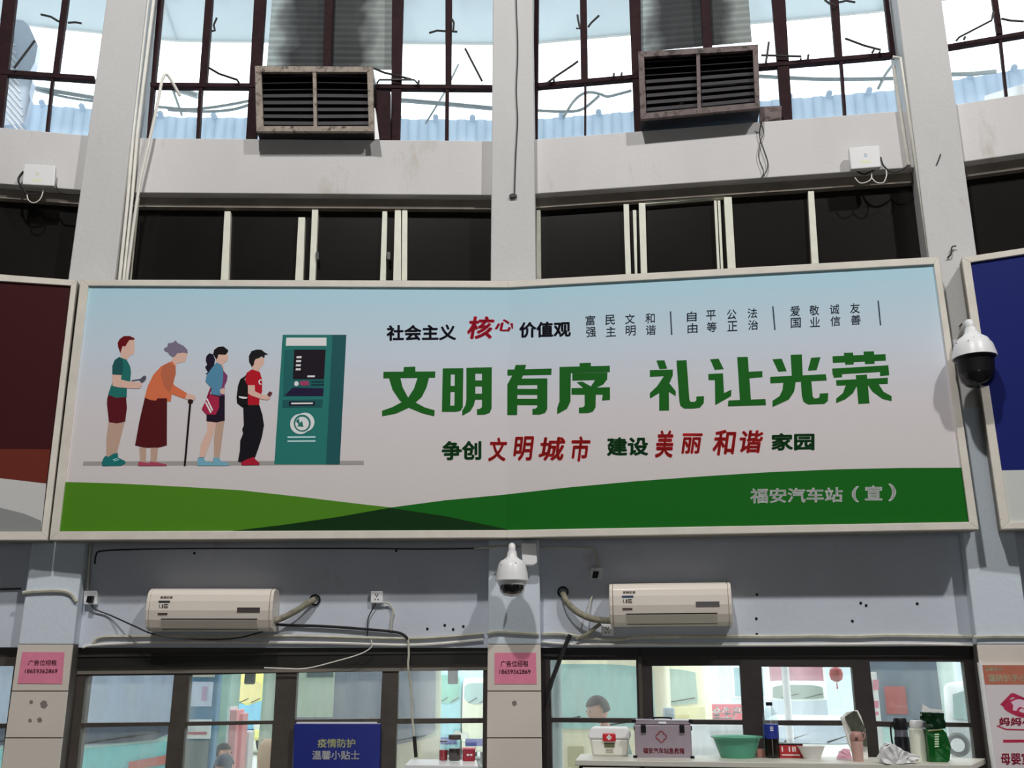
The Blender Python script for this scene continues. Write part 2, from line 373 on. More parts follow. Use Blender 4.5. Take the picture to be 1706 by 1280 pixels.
# ------------------------------------------------------------------ lower windows
def opening_frame(k, root, m, head, panes, right_end, xs):
    """panes: list of pane corner px: (TLx,TLy,TRx,TRy, railTL,railTR,railBL.., bottom xs)"""
    pl = 'b%d' % k; F, B = -0.045, -0.11
    YB2 = 1330
    for i, p in enumerate(panes):
        (tlx, tly), (trx, try_), (rlx, rly), (rrx, rry), (slx, sly), (srx, sry), (blx), (brx) = p
        ex = (YB2-1280)/(1280-sly)
        bl = (blx+(blx-slx)*ex, YB2); br = (brx+(brx-srx)*ex, YB2)
        # rail between the upper and lower pane
        MB().px(pl, [(rlx, rly), (rrx, rry), (srx, sry), (slx, sly)], F-.01, B).build('glazing_bar', m, root, bevel=0.002)
        MB().px(pl, [(tlx-3, tly-3), (trx+3, try_-3), (rrx+3, rry+3), (rlx-3, rly+3)], -.082, -.087).build('pane', M_glass_lo, root)
        MB().px(pl, [(slx-3, sly-3), (srx+3, sry-3), (br[0]+3, YB2), (bl[0]-3, YB2)], -.082, -.087).build('pane', M_glass_lo, root)
    # stiles between panes
    edges = []
    left = [(xs[0][0], panes[0][0][1]), (xs[0][1], YB2)]
    cols = [left]
    for i, p in enumerate(panes):
        sl = p[4]; ex = (YB2-1280)/(1280-sl[1])
        L_ = [p[0], p[2], p[4], (p[6]+(p[6]-p[4][0])*ex, YB2)]
        R_ = [p[1], p[3], p[5], (p[7]+(p[7]-p[5][0])*ex, YB2)]
        cols.append((L_, R_))
    prevR = [(xs[0][0], panes[0][0][1]), (xs[0][1], YB2)]
    for i in range(len(panes)+1):
        if i < len(panes): L_ = cols[i+1][0]
        else: L_ = [(xs[1][0], panes[-1][1][1]), (xs[1][1], YB2)]
        poly = prevR + L_[::-1]
        MB().px(pl, poly, F, B).build('stile', m, root)
        if i < len(panes): prevR = cols[i+1][1]
    # head
    top = [(xs[2][0], head[0]), (xs[2][1], head[1])]
    bot = [(xs[0][0], panes[0][0][1])] + [q for p in panes for q in (p[0], p[1])] + [(xs[1][0], panes[-1][1][1])]
    MB().px(pl, top + bot[::-1], F, B).build('head', m, root)
rt1 = tstruct('window_9', loc3('b1', WB/2, 0.95, -.08))
opening_frame(1, rt1, M_browns, (1070, 1066), [
 ((143.6, 1126.6), (290, 1125), (135, 1205), (282.6, 1203.6), (134, 1212.5), (280.7, 1209.5), 128, 275),
 ((316, 1125), (460, 1122), (310, 1203), (455.6, 1201), (308, 1210), (454, 1207), 303, 449.6),
 ((495, 1121), (637, 1119), (491, 1199), (633.6, 1197.6), (490.5, 1206.5), (633.6, 1205), 487, 630),
 ((664, 1118), (805, 1116), (662, 1197.6), (804.4, 1197), (661, 1206.5), (804.4, 1205), 659, 803.6)], None,
 ((118, 90), (825, 822), (118, 825)))
MB().px('b1', [(118, 1090), (825, 1082), (825, 1106), (118, 1113)], -.02, -.044).build('shutter_box', mat('shutter_box_dark', rgb(30, 28, 24), 0.5, var=0.2), rt1)
MB().px('b1', [(118, 1092), (825, 1085), (825, 1088), (118, 1095)], -.012, -.02).build('shutter_lip', mat('shutter_lip_dark', rgb(52, 50, 44), 0.5), rt1)
rt2 = tstruct('window_10', loc3('b2', WB/2, 0.95, -.08))
opening_frame(2, rt2, M_browns2, (1063, 1063), [
 ((916, 1100), (1059.6, 1100), (918.6, 1196), (1062, 1197), (919, 1204), (1062.2, 1205), 920, 1064),
 ((1086, 1110), (1232.6, 1109.3), (1089, 1199), (1237.7, 1200), (1089.5, 1207), (1238, 1208), 1091, 1243),
 ((1268.6, 1111), (1419.6, 1112), (1274, 1200.6), (1427.5, 1201), (1275, 1209), (1428.5, 1209.5), 1280, 1438),
 ((1448.5, 1102.5), (1605, 1103), (1459.7, 1202), (1618, 1205), (1461, 1211), (1619.7, 1212), 1467, 1627)], None,
 ((880, 880), (1640, 1675), (880, 1640)))
MB().px('b2', [(900, 1078), (1625, 1078), (1625, 1094), (900, 1094)], -.03, -.044).build('lintel_board', mat('lintel_dark', rgb(34, 28, 27), 0.6, var=0.2), rt2)
MB().px('b2', [(1062, 1076), (1068, 1076), (1076, 1300), (1070, 1300)], -.03, -.045).build('stile_bead', M_browns, rt2)
rt0 = tstruct('window_11', loc3('b0', WB/2, 0.95, -.08))
opening_frame(0, rt0, M_browns, (1066, 1072), [
 ((-170, 1112), (-140, 1112), (-175, 1200), (-145, 1200), (-176, 1208), (-146, 1208), -180, -150),
 ((-110, 1110), (23, 1110), (-122, 1206), (11, 1206), (-124, 1214), (9, 1214), -130, 2)], None,
 ((-190, -200), (40, 20), (-190, 40)))
rt3 = tstruct('window_12', loc3('b3', WB/2, 0.95, -.08))
opening_frame(3, rt3, M_browns2, (1066, 1066), [
 ((1775, 1106), (1930, 1106), (1790, 1206), (1945, 1206), (1791, 1213), (1946, 1213), 1800, 1955)], None,
 ((1690, 1720), (1990, 2000), (1690, 1990)))

# ------------------------------------------------------------------ the big board with its printed sheet
BF = 0.28
def bpl(x): return 'b1' if x < 848 else 'b2'
board = thing('billboard', 'wide green and pale blue notice board, bent at its middle, above the air conditioners', 'billboard', loc3('b1', WB, 2.7, 0.3))
gm = bpy.data.materials.new('printed_sky'); gm.use_nodes = True
nt = gm.node_tree; bs = nt.nodes['Principled BSDF']; bs.inputs['Roughness'].default_value = 0.55; bs.inputs['Specular IOR Level'].default_value = 0.12
geo = nt.nodes.new('ShaderNodeTexCoord'); sp = nt.nodes.new('ShaderNodeSeparateXYZ'); nt.links.new(geo.outputs['Generated'], sp.inputs[0])
rp = nt.nodes.new('ShaderNodeValToRGB'); nt.links.new(sp.outputs['Z'], rp.inputs[0]); el = rp.color_ramp.elements
el[0].position = 0.0; el[0].color = rgb(184, 178, 175, G); el[1].position = 1.0; el[1].color = rgb(152, 186, 204, G)
e = el.new(0.45); e.color = rgb(188, 182, 184, G); e = el.new(0.72); e.color = rgb(176, 186, 196, G)
nt.links.new(rp.outputs[0], bs.inputs['Base Color'])
# outline of the board: outer frame corners and the join
TL, TM, TRt = (134, 466), (846, 468), (1564, 427.7); BL, BM, BR = (82, 900), (844, 896), (1631, 882)
iTL, iTM, iTR = (147, 476), (846, 479), (1556, 440); iBL, iBM, iBR = (98, 886), (844, 883.5), (1615, 870)
def ext(): pass
MB().px('b1', [TL, TM, BM, BL], BF-.012, 0.135).build('backing_box', pm('board_back', 120, 116, 108, 0.6), board)
MB().px('b2', [TM, TRt, BR, BM], BF-.012, 0.135).build('backing_box', MT['board_back'], board)
MB().px('b1', [iTL, iTM, iBM, iBL], BF-.003, BF-.010).build('printed_sheet', gm, board)
MB().px('b2', [iTM, iTR, iBR, iBM], BF-.003, BF-.010).build('printed_sheet', gm, board)
for pl, q in (('b1', [TL, TM, iTM, iTL]), ('b2', [TM, TRt, iTR, iTM]), ('b1', [iBL, iBM, BM, BL]), ('b2', [iBM, iBR, BR, BM]), ('b1', [TL, iTL, iBL, BL]), ('b2', [iTR, TRt, BR, iBR])):
    MB().px(pl, q, BF+.012, BF-.03).build('frame_rail', M_frame, board, bevel=0.003)
# ---- print: layers of flat colour
LAY = BF-.003
def P(pts, m, layer, name='print', sm=0, parent=None, label=None, pl=None):
    if sm: pts = smoothpts(pts, sm)
    o = MB().flat(pl or bpl(sum(p[0] for p in pts)/len(pts)), pts, LAY+0.0006*layer).build(name, m, parent or board)
    if label: o['label'] = label
    return o
def PC(r, g, b): return pm('print_%d_%d_%d' % (r, g, b), r, g, b, 0.55, spec=0.12)
Gd, Gm, Gl, Gdd = PC(18, 88, 22), PC(20, 84, 22), PC(68, 116, 26), PC(12, 42, 14)
# green waves at the foot of the sheet
P([(104, 803), (200, 806), (300, 811), (400, 817), (500, 828), (600, 840), (654, 846), (740, 856), (844.8, 878), (844.8, 883), (99, 885.5)], Gl, 1, 'printed_wave')
P([(387, 884.8), (470, 875), (560, 862), (650, 846), (740, 834), (844.8, 824), (844.8, 883.3)], Gd, 2, 'printed_wave')
P([(387, 884.8), (470, 875), (560, 862), (650, 846.5), (740, 860), (844.8, 882), (844.8, 883.3)], Gdd, 3, 'printed_wave')
P([(843.4, 824), (950, 812), (1060, 802), (1170, 794), (1280, 787), (1400, 782), (1500, 780), (1603, 779.5), (1614.5, 869.5), (843.4, 883.3)], Gd, 2, 'printed_wave')
# ---- headline, stroke by stroke
f7 = lambda pts: [(630+x/5.018, 510+y/5.018) for x, y in pts]
f8 = lambda pts: [(1060+x/3.877, 490+y/3.877) for x, y in pts]
f3 = lambda pts: [(840+x/3.877, 620+y/3.877) for x, y in pts]
f7b = lambda pts: [(840+x/3.877, 300+y/3.877) for x, y in pts]
def glyph(polys, conv, plane, m=Gm, name='headline_character'):
    mb = MB()
    for i, p in enumerate(polys):
        cv = conv
        if isinstance(p, tuple): cv, p = p
        pts = cv(p)
        mb.bm.faces.new([mb.bm.verts.new(hit(plane, x, y, LAY+.0012+.00004*i)) for x, y in pts])
    return mb.build(name, m, board)
glyph([[(215, 510), (310, 507), (312, 560), (210, 560)], [(45, 550), (478, 547), (476, 600), (43, 605)],
 [(90, 600), (120, 700), (180, 790), (253, 850), (370, 898), (470, 922), (472, 872), (390, 848), (310, 805), (250, 765), (205, 680), (185, 600)],
 [(330, 600), (300, 690), (253, 763), (195, 805), (120, 845), (32, 876), (33, 922), (150, 900), (253, 852), (310, 810), (365, 760), (405, 680), (425, 600)]], f7, 'b1')
glyph([[(540, 522), (608, 521), (602, 885), (533, 885)], [(642, 521), (712, 520), (708, 845), (690, 875), (655, 885), (637, 885)], [(600, 521), (645, 521), (645, 572), (600, 572)], [(600, 668), (645, 668), (645, 718), (600, 718)], [(600, 833), (645, 833), (645, 885), (600, 885)],
 [(738, 517), (812, 515), (812, 780), (800, 830), (770, 880), (703, 918), (703, 875), (730, 830), (738, 780)], [(868, 513), (950, 512), (948, 860), (930, 895), (890, 908), (826, 910), (826, 862), (850, 860), (868, 845)],
 [(800, 514), (880, 514), (880, 565), (800, 565)], [(800, 622), (880, 622), (880, 672), (800, 672)], [(800, 733), (880, 733), (880, 783), (800, 783)]], f7, 'b1')
you = [[(1015, 533), (1450, 523), (1448, 575), (1013, 583)], [(1150, 493), (1237, 492), (1215, 575), (1165, 670), (1100, 735), (1012, 765), (1012, 715), (1080, 655), (1125, 575)],
 [(1078, 705), (1165, 625), (1162, 912), (1080, 912)], [(1170, 607), (1415, 605), (1415, 660), (1135, 662)], [(1330, 605), (1415, 605), (1414, 860), (1395, 895), (1350, 908), (1290, 908), (1290, 860), (1315, 858), (1330, 845)],
 [(1155, 693), (1335, 693), (1335, 743), (1155, 743)], [(1155, 776), (1335, 776), (1335, 828), (1155, 828)]]
glyph(you, f7, 'b2')
glyph([(f7b, [(487, 1183), (560, 1181), (560, 1215), (487, 1217)]), (f7b, [(357, 1208), (682, 1200), (682, 1241), (357, 1249)]), (f7b, [(357, 1208), (430, 1208), (430, 1245), (357, 1250)]),
 [(357, 0), (430, 0), (428, 190), (405, 238), (342, 272), (342, 232), (357, 190)], [(440, 8), (667, 3), (665, 50), (440, 55)], [(590, 48), (665, 46), (640, 80), (595, 100), (555, 100)], [(468, 66), (505, 62), (570, 98), (520, 110)],
 [(435, 104), (683, 98), (683, 180), (632, 184), (636, 146), (435, 146)], [(520, 140), (592, 140), (590, 228), (572, 256), (540, 265), (483, 266), (483, 230), (508, 228), (520, 216)]], f3, 'b2')
glyph([[(130, 430), (182, 428), (200, 482), (150, 485)], [(88, 492), (236, 488), (236, 528), (88, 535)], [(180, 528), (236, 526), (215, 575), (165, 630), (88, 675), (88, 640), (135, 595)], [(148, 610), (210, 585), (212, 752), (148, 754)], [(190, 590), (215, 578), (255, 628), (255, 660), (205, 628)],
 [(260, 430), (325, 427), (343, 680), (350, 696), (375, 697), (388, 688), (388, 662), (438, 660), (436, 705), (410, 735), (370, 740), (310, 740), (285, 722), (278, 690)]], f8, 'b2')
glyph([[(477, 422), (532, 418), (565, 485), (507, 490)], [(465, 517), (560, 512), (567, 640), (615, 618), (612, 660), (510, 718), (508, 556), (467, 556)], [(652, 408), (720, 406), (742, 692), (670, 692)], [(728, 502), (815, 498), (815, 537), (728, 545)], [(595, 688), (835, 678), (838, 718), (592, 726)]], f8, 'b2')
glyph([[(997, 393), (1070, 390), (1075, 540), (1005, 540)], [(880, 422), (940, 418), (972, 498), (918, 502)], [(1130, 412), (1190, 408), (1165, 492), (1108, 495)], [(865, 535), (1225, 518), (1230, 558), (866, 577)],
 [(950, 568), (1030, 566), (1020, 630), (985, 682), (880, 730), (880, 690), (925, 660), (945, 620)], [(1063, 560), (1130, 556), (1140, 662), (1150, 675), (1175, 673), (1185, 660), (1185, 643), (1240, 640), (1238, 690), (1215, 710), (1110, 714), (1080, 695), (1070, 660)]], f8, 'b2')
glyph([[(1267, 402), (1610, 388), (1613, 430), (1270, 445)], [(1340, 380), (1400, 378), (1405, 455), (1350, 457)], [(1468, 372), (1535, 370), (1540, 450), (1478, 453)], [(1265, 482), (1628, 460), (1630, 500), (1268, 521)], [(1266, 485), (1325, 480), (1330, 537), (1275, 541)], [(1575, 465), (1628, 460), (1634, 524), (1575, 530)],
 [(1418, 524), (1490, 520), (1507, 706), (1435, 710)], [(1290, 557), (1625, 541), (1625, 580), (1293, 592)], [(1355, 585), (1432, 580), (1400, 640), (1350, 680), (1290, 705), (1292, 675), (1335, 640)], [(1490, 578), (1560, 574), (1598, 632), (1650, 660), (1650, 692), (1590, 677), (1525, 630)]], f8, 'b2')
# ---- smaller lines of lettering
ink = PC(24, 24, 36); red = PC(176, 28, 50); red2 = PC(170, 36, 36); dkg = PC(20, 66, 30); wht = PC(214, 222, 210); slate = PC(52, 64, 78)
TL_ = LAY+.0018
text('社会主义', rq(644, 542, 760, 568, -.012), 'b1', TL_, ink, board, 0.032)
def chars(s, boxes, plane, m, bold=0.0, shear=0.0, name='lettering'):
    for c, b in zip(s, boxes): text(c, b if isinstance(b, list) else rq(*b), plane, TL_, m, board, bold, shear, name)
chars('核', [(778, 527, 824, 565)], 'b1', red, 0.03, 0.15)
chars('心', [(824, 532, 857, 552)], 'b1', red, 0.03, 0.15)
text('价值观', rq(865, 537, 951, 563, -.02), 'b2', TL_, ink, board, 0.032)
for s, x, y in (('富强', 984, 535), ('民主', 1017, 534), ('文明', 1050, 532.5), ('和谐', 1083.5, 531.5), ('自由', 1153, 528.5), ('平等', 1185, 526.5), ('公正', 1219.5, 525), ('法治', 1254, 523), ('爱国', 1325, 519.5), ('敬业', 1357, 518), ('诚信', 1391, 516.5), ('友善', 1425, 514.5)):
    text(s[0], rq(x-8.5, y-9, x+7.5, y+7.5, -.05), 'b2', TL_, slate, board, 0.004)
    text(s[1], rq(x-7.5, y+10.5, x+9, y+27, -.05), 'b2', TL_, slate, board, 0.004)
for x0, y0, x1, y1 in ((1117, 519, 1119, 558), (1287.5, 510.5, 1291, 550), (1463, 501, 1467, 542)):
    P([(x0-1.2, y0), (x0+1.2, y0), (x1+1.2, y1), (x1-1.2, y1)], slate, 2, 'divider_line')
text('争创', rq(736, 735, 802, 767, -.01), 'b1', TL_, dkg, board, 0.036)
chars('文', [(813, 729, 845, 769)], 'b1', red2, 0.03, 0.15)
chars('明城市', [(855, 727, 890, 768), (897, 728, 942, 768), (952, 727, 984, 769)], 'b2', red2, 0.028, 0.15)
text('建设', rq(1011, 729, 1080, 760, -.012), 'b2', TL_, dkg, board, 0.036)
chars('美丽和谐', [(1091, 717, 1122, 763), (1135, 722, 1171, 756), (1187, 716, 1227, 759), (1232, 717, 1272, 755)], 'b2', red2, 0.028, 0.15)
text('家园', rq(1285, 722, 1357, 751, -.012), 'b2', TL_, dkg, board, 0.036)
text('福安汽车站', rq(1250, 814, 1404, 839, -.014), 'b2', TL_, wht, board, 0.022)
chars('(宣)', [(1419, 810, 1431, 837), (1441, 809, 1470, 834), (1480, 806, 1493, 835)], 'b2', wht, 0.022)
# ---- printed queue of four people and the machine
fa = lambda pts: [(150+x/8.53, 540+y/8.53) for x, y in pts]
fb = lambda pts: [(150+x/8.53, 650+y/8.53) for x, y in pts]
fc = lambda pts: [(310+x/8.53, 550+y/8.53) for x, y in pts]
fd = lambda pts: [(310+x/8.53, 650+y/8.53) for x, y in pts]
fe = lambda pts: [(440+x/9.478, 540+y/9.478) for x, y in pts]
ff = lambda pts: [(440+x/9.478, 665+y/9.478) for x, y in pts]
skin = PC(194, 160, 146); skin2 = PC(168, 140, 124); shadowbar = PC(142, 138, 134)
P([(139, 769), (606, 768), (606, 775), (138, 776)], shadowbar, 1, 'printed_ground')
# man in green shirt
g1, g1b = PC(30, 98, 92), PC(28, 74, 76)
P(fa([(430, 410), (450, 300), (540, 230), (632, 225), (633, 300), (640, 355), (628, 380), (625, 430), (560, 450), (530, 510), (440, 480)]), skin, 2, 'printed_man')
P(fa([(433, 415), (400, 330), (392, 270), (420, 215), (480, 172), (560, 170), (632, 200), (630, 222), (560, 225), (530, 270), (500, 322), (465, 310), (450, 350)]), PC(92, 14, 20), 3, 'printed_hair')
P(fa([(415, 468), (520, 508), (570, 600), (582, 680), (570, 815), (525, 900), (520, 1045), (380, 1050), (255, 1010), (290, 900), (320, 830), (316, 600), (350, 510)]), g1, 3, 'printed_shirt')
P(fa([(415, 468), (350, 520), (316, 600), (318, 718), (400, 725), (455, 715), (470, 600), (460, 500)]), g1b, 4, 'printed_shirt')
P(fa([(318, 720), (448, 725), (440, 790), (560, 818), (640, 825), (735, 830), (740, 870), (705, 915), (560, 912), (400, 900), (320, 880)]), skin, 5, 'printed_man')
P(fa([(712, 780), (770, 730), (800, 750), (790, 790), (735, 840), (700, 795), (600, 810), (580, 800)]), PC(72, 74, 84), 6, 'printed_phone')
P(fb([(262, 70), (370, 110), (512, 100), (524, 250), (500, 445), (380, 475), (268, 455), (240, 200), (245, 110)]), PC(80, 20, 28), 4, 'printed_shorts')
P(fb([(262, 458), (380, 475), (490, 460), (450, 620), (375, 920), (230, 960), (232, 700)]), skin2, 3, 'printed_leg')
P(fb([(218, 935), (260, 950), (330, 905), (395, 895), (400, 960), (500, 1010), (505, 1040), (440, 1075), (175, 1080), (165, 1040), (190, 970)]), PC(26, 100, 98), 5, 'printed_shoe')
for a, b in (((320, 990), (390, 965)), ((340, 1005), (410, 982))): P(fb([a, b, (b[0]+5, b[1]+9), (a[0]+5, a[1]+9)]), PC(150, 205, 195), 6, 'printed_lace')
# old woman in orange
P(fa([(1180, 480), (1210, 390), (1385, 415), (1390, 440), (1360, 480), (1372, 500), (1345, 540), (1235, 560), (1215, 620), (1150, 560)]), skin, 2, 'printed_woman')
P(fa([(1180, 470), (1130, 440), (1105, 400), (1060, 385), (1048, 350), (1100, 320), (1105, 275), (1175, 265), (1215, 232), (1245, 270), (1330, 310), (1385, 370), (1390, 420), (1330, 405), (1240, 415), (1205, 460)]), PC(108, 100, 118), 3, 'printed_hair')
P(fa([(1165, 525), (1215, 600), (1218, 700), (1180, 850), (1210, 880), (1380, 985), (1342, 1065), (1160, 995), (1150, 1100), (1090, 1100), (950, 1090), (850, 1085), (775, 1045), (820, 880), (900, 720), (1010, 600)]), PC(190, 100, 66), 3, 'printed_jacket')
P(fa([(1120, 545), (1215, 600), (1218, 700), (1180, 850), (1130, 980), (1050, 880), (1000, 700), (1040, 590)]), PC(166, 92, 66), 4, 'printed_jacket')
P(fa([(1375, 985), (1480, 1010), (1505, 1050), (1480, 1085), (1350, 1065)]), skin, 4, 'printed_hand')
P(fb([(778, 110), (870, 145), (940, 150), (955, 120), (1095, 118), (1092, 785), (960, 820), (780, 818), (640, 785), (700, 450)]), PC(72, 18, 22), 4, 'printed_skirt')
P(fb([(700, 815), (800, 822), (795, 1030), (715, 1030)]), skin2, 3, 'printed_leg'); P(fb([(862, 822), (968, 818), (945, 1030), (860, 1030)]), skin2, 3, 'printed_leg')
P(fb([(690, 1015), (840, 1040), (860, 1015), (960, 1030), (1085, 1055), (1085, 1078), (680, 1078)]), PC(150, 62, 82), 5, 'printed_shoe')
P(fb([(1408, 190), (1438, 190), (1360, 1078), (1332, 1078)]), PC(26, 14, 18), 5, 'printed_stick')
P(fb([(1395, 140), (1425, 130), (1460, 145), (1460, 180), (1425, 195), (1392, 180)]), PC(40, 20, 20), 6, 'printed_stick', 3)
# girl in blue jacket
P(fc([(420, 430), (445, 345), (585, 320), (598, 390), (588, 440), (530, 470), (545, 600), (480, 520)]), skin, 2, 'printed_girl')
P(fc([(430, 415), (385, 340), (400, 280), (460, 238), (530, 232), (598, 285), (595, 310), (560, 350), (460, 345), (445, 400)]), PC(20, 16, 20), 4, 'printed_hair')
P(fc([(385, 345), (330, 330), (290, 370), (278, 430), (300, 490), (270, 530), (310, 600), (270, 628), (320, 625), (350, 570), (400, 500), (412, 420)]), PC(24, 18, 36), 3, 'printed_hair')
P(fc([(525, 570), (590, 650), (580, 720), (545, 800), (545, 930), (470, 930), (490, 700)]), PC(110, 52, 92), 3, 'printed_shirt')
P(fc([(430, 462), (500, 490), (528, 560), (525, 700), (500, 850), (480, 930), (360, 920), (345, 810), (275, 730), (290, 650), (350, 560)]), PC(74, 122, 150), 4, 'printed_jacket')
P(fc([(480, 850), (530, 820), (552, 860), (540, 915), (490, 905)]), skin, 5, 'printed_hand')
P(fd([(340, 55), (470, 85), (550, 70), (548, 435), (430, 460), (290, 440), (300, 150)]), PC(28, 18, 34), 5, 'printed_skirt')
P(fd([(330, 60), (470, 100), (470, 250), (420, 350), (290, 350), (222, 270), (270, 170)]), PC(148, 32, 62), 6, 'printed_bag')
P(fc([(345, 815), (365, 830), (320, 960), (290, 960)]), PC(120, 28, 60), 6, 'printed_strap')
for a in (0, 1): P(fd([(285-a*18, 125+a*50), (305-a*18, 120+a*50), (385-a*22, 285+a*30), (365-a*22, 300+a*30)]), PC(240, 220, 220), 7, 'printed_stripe')
P(fd([(300, 450), (440, 458), (390, 620), (265, 955), (185, 955), (215, 760), (300, 580)]), skin, 3, 'printed_leg')
P(fd([(430, 458), (545, 440), (520, 620), (475, 965), (400, 965), (395, 700)]), skin2, 4, 'printed_leg')
for x in (165, 385): P(fd([(x, 960), (x+85, 960), (x+110, 1010), (x+200, 1030), (x+235, 1060), (x+200, 1075), (x-5, 1075)]), PC(104, 152, 170), 5, 'printed_shoe')
# boy in red with backpack
P(fc([(935, 530), (970, 400), (1110, 390), (1115, 440), (1100, 490), (1060, 530), (1040, 590), (960, 570)]), skin, 2, 'printed_boy')
P(fc([(935, 522), (895, 450), (892, 370), (930, 300), (1000, 278), (1070, 280), (1120, 320), (1168, 345), (1120, 350), (1110, 400), (1075, 370), (1030, 400), (990, 410), (970, 440), (965, 490)]), PC(22, 20, 22), 4, 'printed_hair')
P(fc([(935, 558), (1050, 600), (1080, 700), (1080, 880), (1045, 960), (1040, 1065), (870, 1065), (840, 700), (860, 610)]), PC(160, 20, 34), 3, 'printed_shirt')
P(fc([(830, 660), (870, 620), (830, 700), (880, 800), (880, 1090), (800, 1100), (725, 1040), (718, 960), (735, 800), (770, 700)]), PC(18, 16, 18), 4, 'printed_backpack')
P(fc([(748, 940), (870, 955), (865, 975), (810, 978), (755, 962)]), PC(225, 222, 222), 5, 'printed_stripe')
P(fc([(880, 785), (975, 785), (980, 870), (1060, 910), (1160, 935), (1200, 960), (1160, 995), (1080, 985), (920, 930), (880, 900)]), skin, 5, 'printed_arm')
P(fc([(1150, 915), (1190, 870), (1228, 895), (1190, 950)]), PC(84, 40, 46), 6, 'printed_phone')
P(fc([(1025, 730), (1045, 705), (1080, 702), (1080, 715), (1052, 720), (1045, 740), (1050, 760), (1075, 765), (1075, 775), (1040, 772)]), PC(235, 200, 200), 5, 'printed_mark')
P(fd([(810, 215), (1042, 215), (1085, 350), (1108, 500), (1075, 680), (1020, 850), (980, 960), (905, 975), (790, 1025), (738, 1020), (765, 850), (770, 720), (810, 620), (798, 560), (820, 500)]), PC(18, 16, 22), 4, 'printed_trousers')
P(fd([(780, 1030), (850, 990), (960, 950), (985, 985), (1045, 1040), (1040, 1065), (790, 1070)]), PC(150, 24, 44), 5, 'printed_shoe')
# machine
P([(471, 558), (577, 558), (566, 774), (457, 774)], PC(34, 104, 98), 2, 'printed_machine')
P([(554, 558), (577, 558), (566, 774), (543, 774)], PC(28, 76, 80), 3, 'printed_machine')
P(fe([(350, 215), (985, 215), (985, 345), (343, 345)]), PC(222, 214, 220), 4, 'printed_sign')
P(fe([(320, 410), (970, 400), (935, 1135), (300, 1140)]), PC(28, 86, 86), 4, 'printed_niche')
P(fe([(475, 405), (972, 405), (945, 870), (455, 870)]), PC(26, 18, 28), 5, 'printed_screen')
for x, y, ww in ((510, 508, 84), (503, 570, 84), (498, 636, 84), (496, 700, 84), (680, 812, 124)): P(fe([(x+6, y), (x+ww, y), (x+ww-6, y+32 if ww < 100 else y+28), (x, y+32 if ww < 100 else y+28)]), PC(232, 226, 236), 6, 'printed_key')
P(fe([(475, 940), (490, 910), (520, 905), (545, 930), (540, 965), (510, 980), (480, 968)]), PC(220, 230, 238), 6, 'printed_coin', 3)
P(fe([(560, 915), (610, 895), (705, 900), (710, 970), (610, 975), (565, 960)]), PC(140, 56, 90), 6, 'printed_slip')
for y in (900, 948): P(fe([(745, y), (945, y-2), (943, y+28), (742, y+28)]), PC(18, 52, 58), 5, 'printed_slot')
P(fe([(450, 1005), (942, 1015), (932, 1135), (320, 1135)]), PC(30, 22, 52), 5, 'printed_tray')
P(ff([(290, 15), (930, 5), (915, 130), (290, 135)]), PC(28, 76, 80), 4, 'printed_panel')
P(ff([(395, 38), (800, 38), (798, 100), (395, 108)]), PC(14, 12, 30), 5, 'printed_slot')
P(ff([(428, 58), (770, 55), (770, 80), (428, 84)]), PC(232, 218, 232), 6, 'printed_slot')
for y in (592, 655): P(ff([(370, y), (812, y-3), (812, y+20), (368, y+24)]), PC(170, 225, 215), 4, 'printed_line')
pale = PC(196, 216, 216); teal = PC(32, 100, 92)
def circ(cx, cy, r, n=28): return [(cx+r*math.cos(2*math.pi*i/n), cy+r*math.sin(2*math.pi*i/n)) for i in range(n)]
P(ff(circ(570, 395, 160)), pale, 4, 'printed_logo'); P(ff(circ(645, 365, 150)), pale, 4.5, 'printed_logo')
P(ff(circ(602, 382, 135)), teal, 5, 'printed_logo'); P(ff(circ(600, 388, 108)), pale, 6, 'printed_logo')
P(ff([(500, 350), (550, 300), (560, 380), (600, 345), (622, 440), (520, 430), (548, 400)]), teal, 7, 'printed_logo')

# ------------------------------------------------------------------ neighbouring boards
bl_ = thing('billboard', 'dark red and rust notice board at the left edge of the view', 'billboard', loc3('b0', 2.4, 2.7, 0.3))
fm = lambda pl, root, outer, inner: [MB().px(pl, [outer[i], outer[(i+1) % 4], inner[(i+1) % 4], inner[i]], BF+.012, BF-.03).build('frame_rail', M_frame, root, bevel=0.003) for i in range(4)]
oL = [(-330, 432), (128, 467), (79, 900), (-420, 900)]; iL = [(-320, 447), (118, 476), (69, 886), (-410, 886)]
MB().px('b0', oL, BF-.012, 0.135).build('backing_box', MT['board_back'], bl_); fm('b0', bl_, oL, iL)
MB().px('b0', iL, BF-.003, BF-.010).build('printed_sheet', PC(52, 18, 20), bl_)
P([(-395, 745), (84, 749), (77, 806), (0, 797), (-400, 780)], PC(92, 38, 28), 1, 'printed_band', pl='b0', parent=bl_)
P([(-400, 780), (0, 797), (77, 806), (69, 886), (-410, 886)], PC(172, 172, 170), 2, 'printed_band', pl='b0', parent=bl_)
P([(-400, 846), (0, 846), (40, 856), (69, 868), (69, 886), (-410, 886)], PC(122, 124, 122), 3, 'printed_band', pl='b0', parent=bl_)
br_ = thing('billboard', 'deep blue notice board with pale foot at the right edge of the view', 'billboard', loc3('b3', 0.5, 2.7, 0.3))
oR = [(1602, 429), (2120, 350), (2180, 868), (1668, 882)]; iR = [(1617, 437), (2105, 362), (2165, 856), (1682, 870)]
MB().px('b3', oR, BF-.012, 0.135).build('backing_box', MT['board_back'], br_); fm('b3', br_, oR, iR)
MB().px('b3', iR, BF-.003, BF-.010).build('printed_sheet', mat('print_blue', rgb(20, 30, 98, 1.3), 0.5, spec=.15), br_)
P([(1669, 784), (2150, 776), (2165, 856), (1682, 870)], PC(176, 178, 174), 1, 'printed_band', pl='b3', parent=br_)

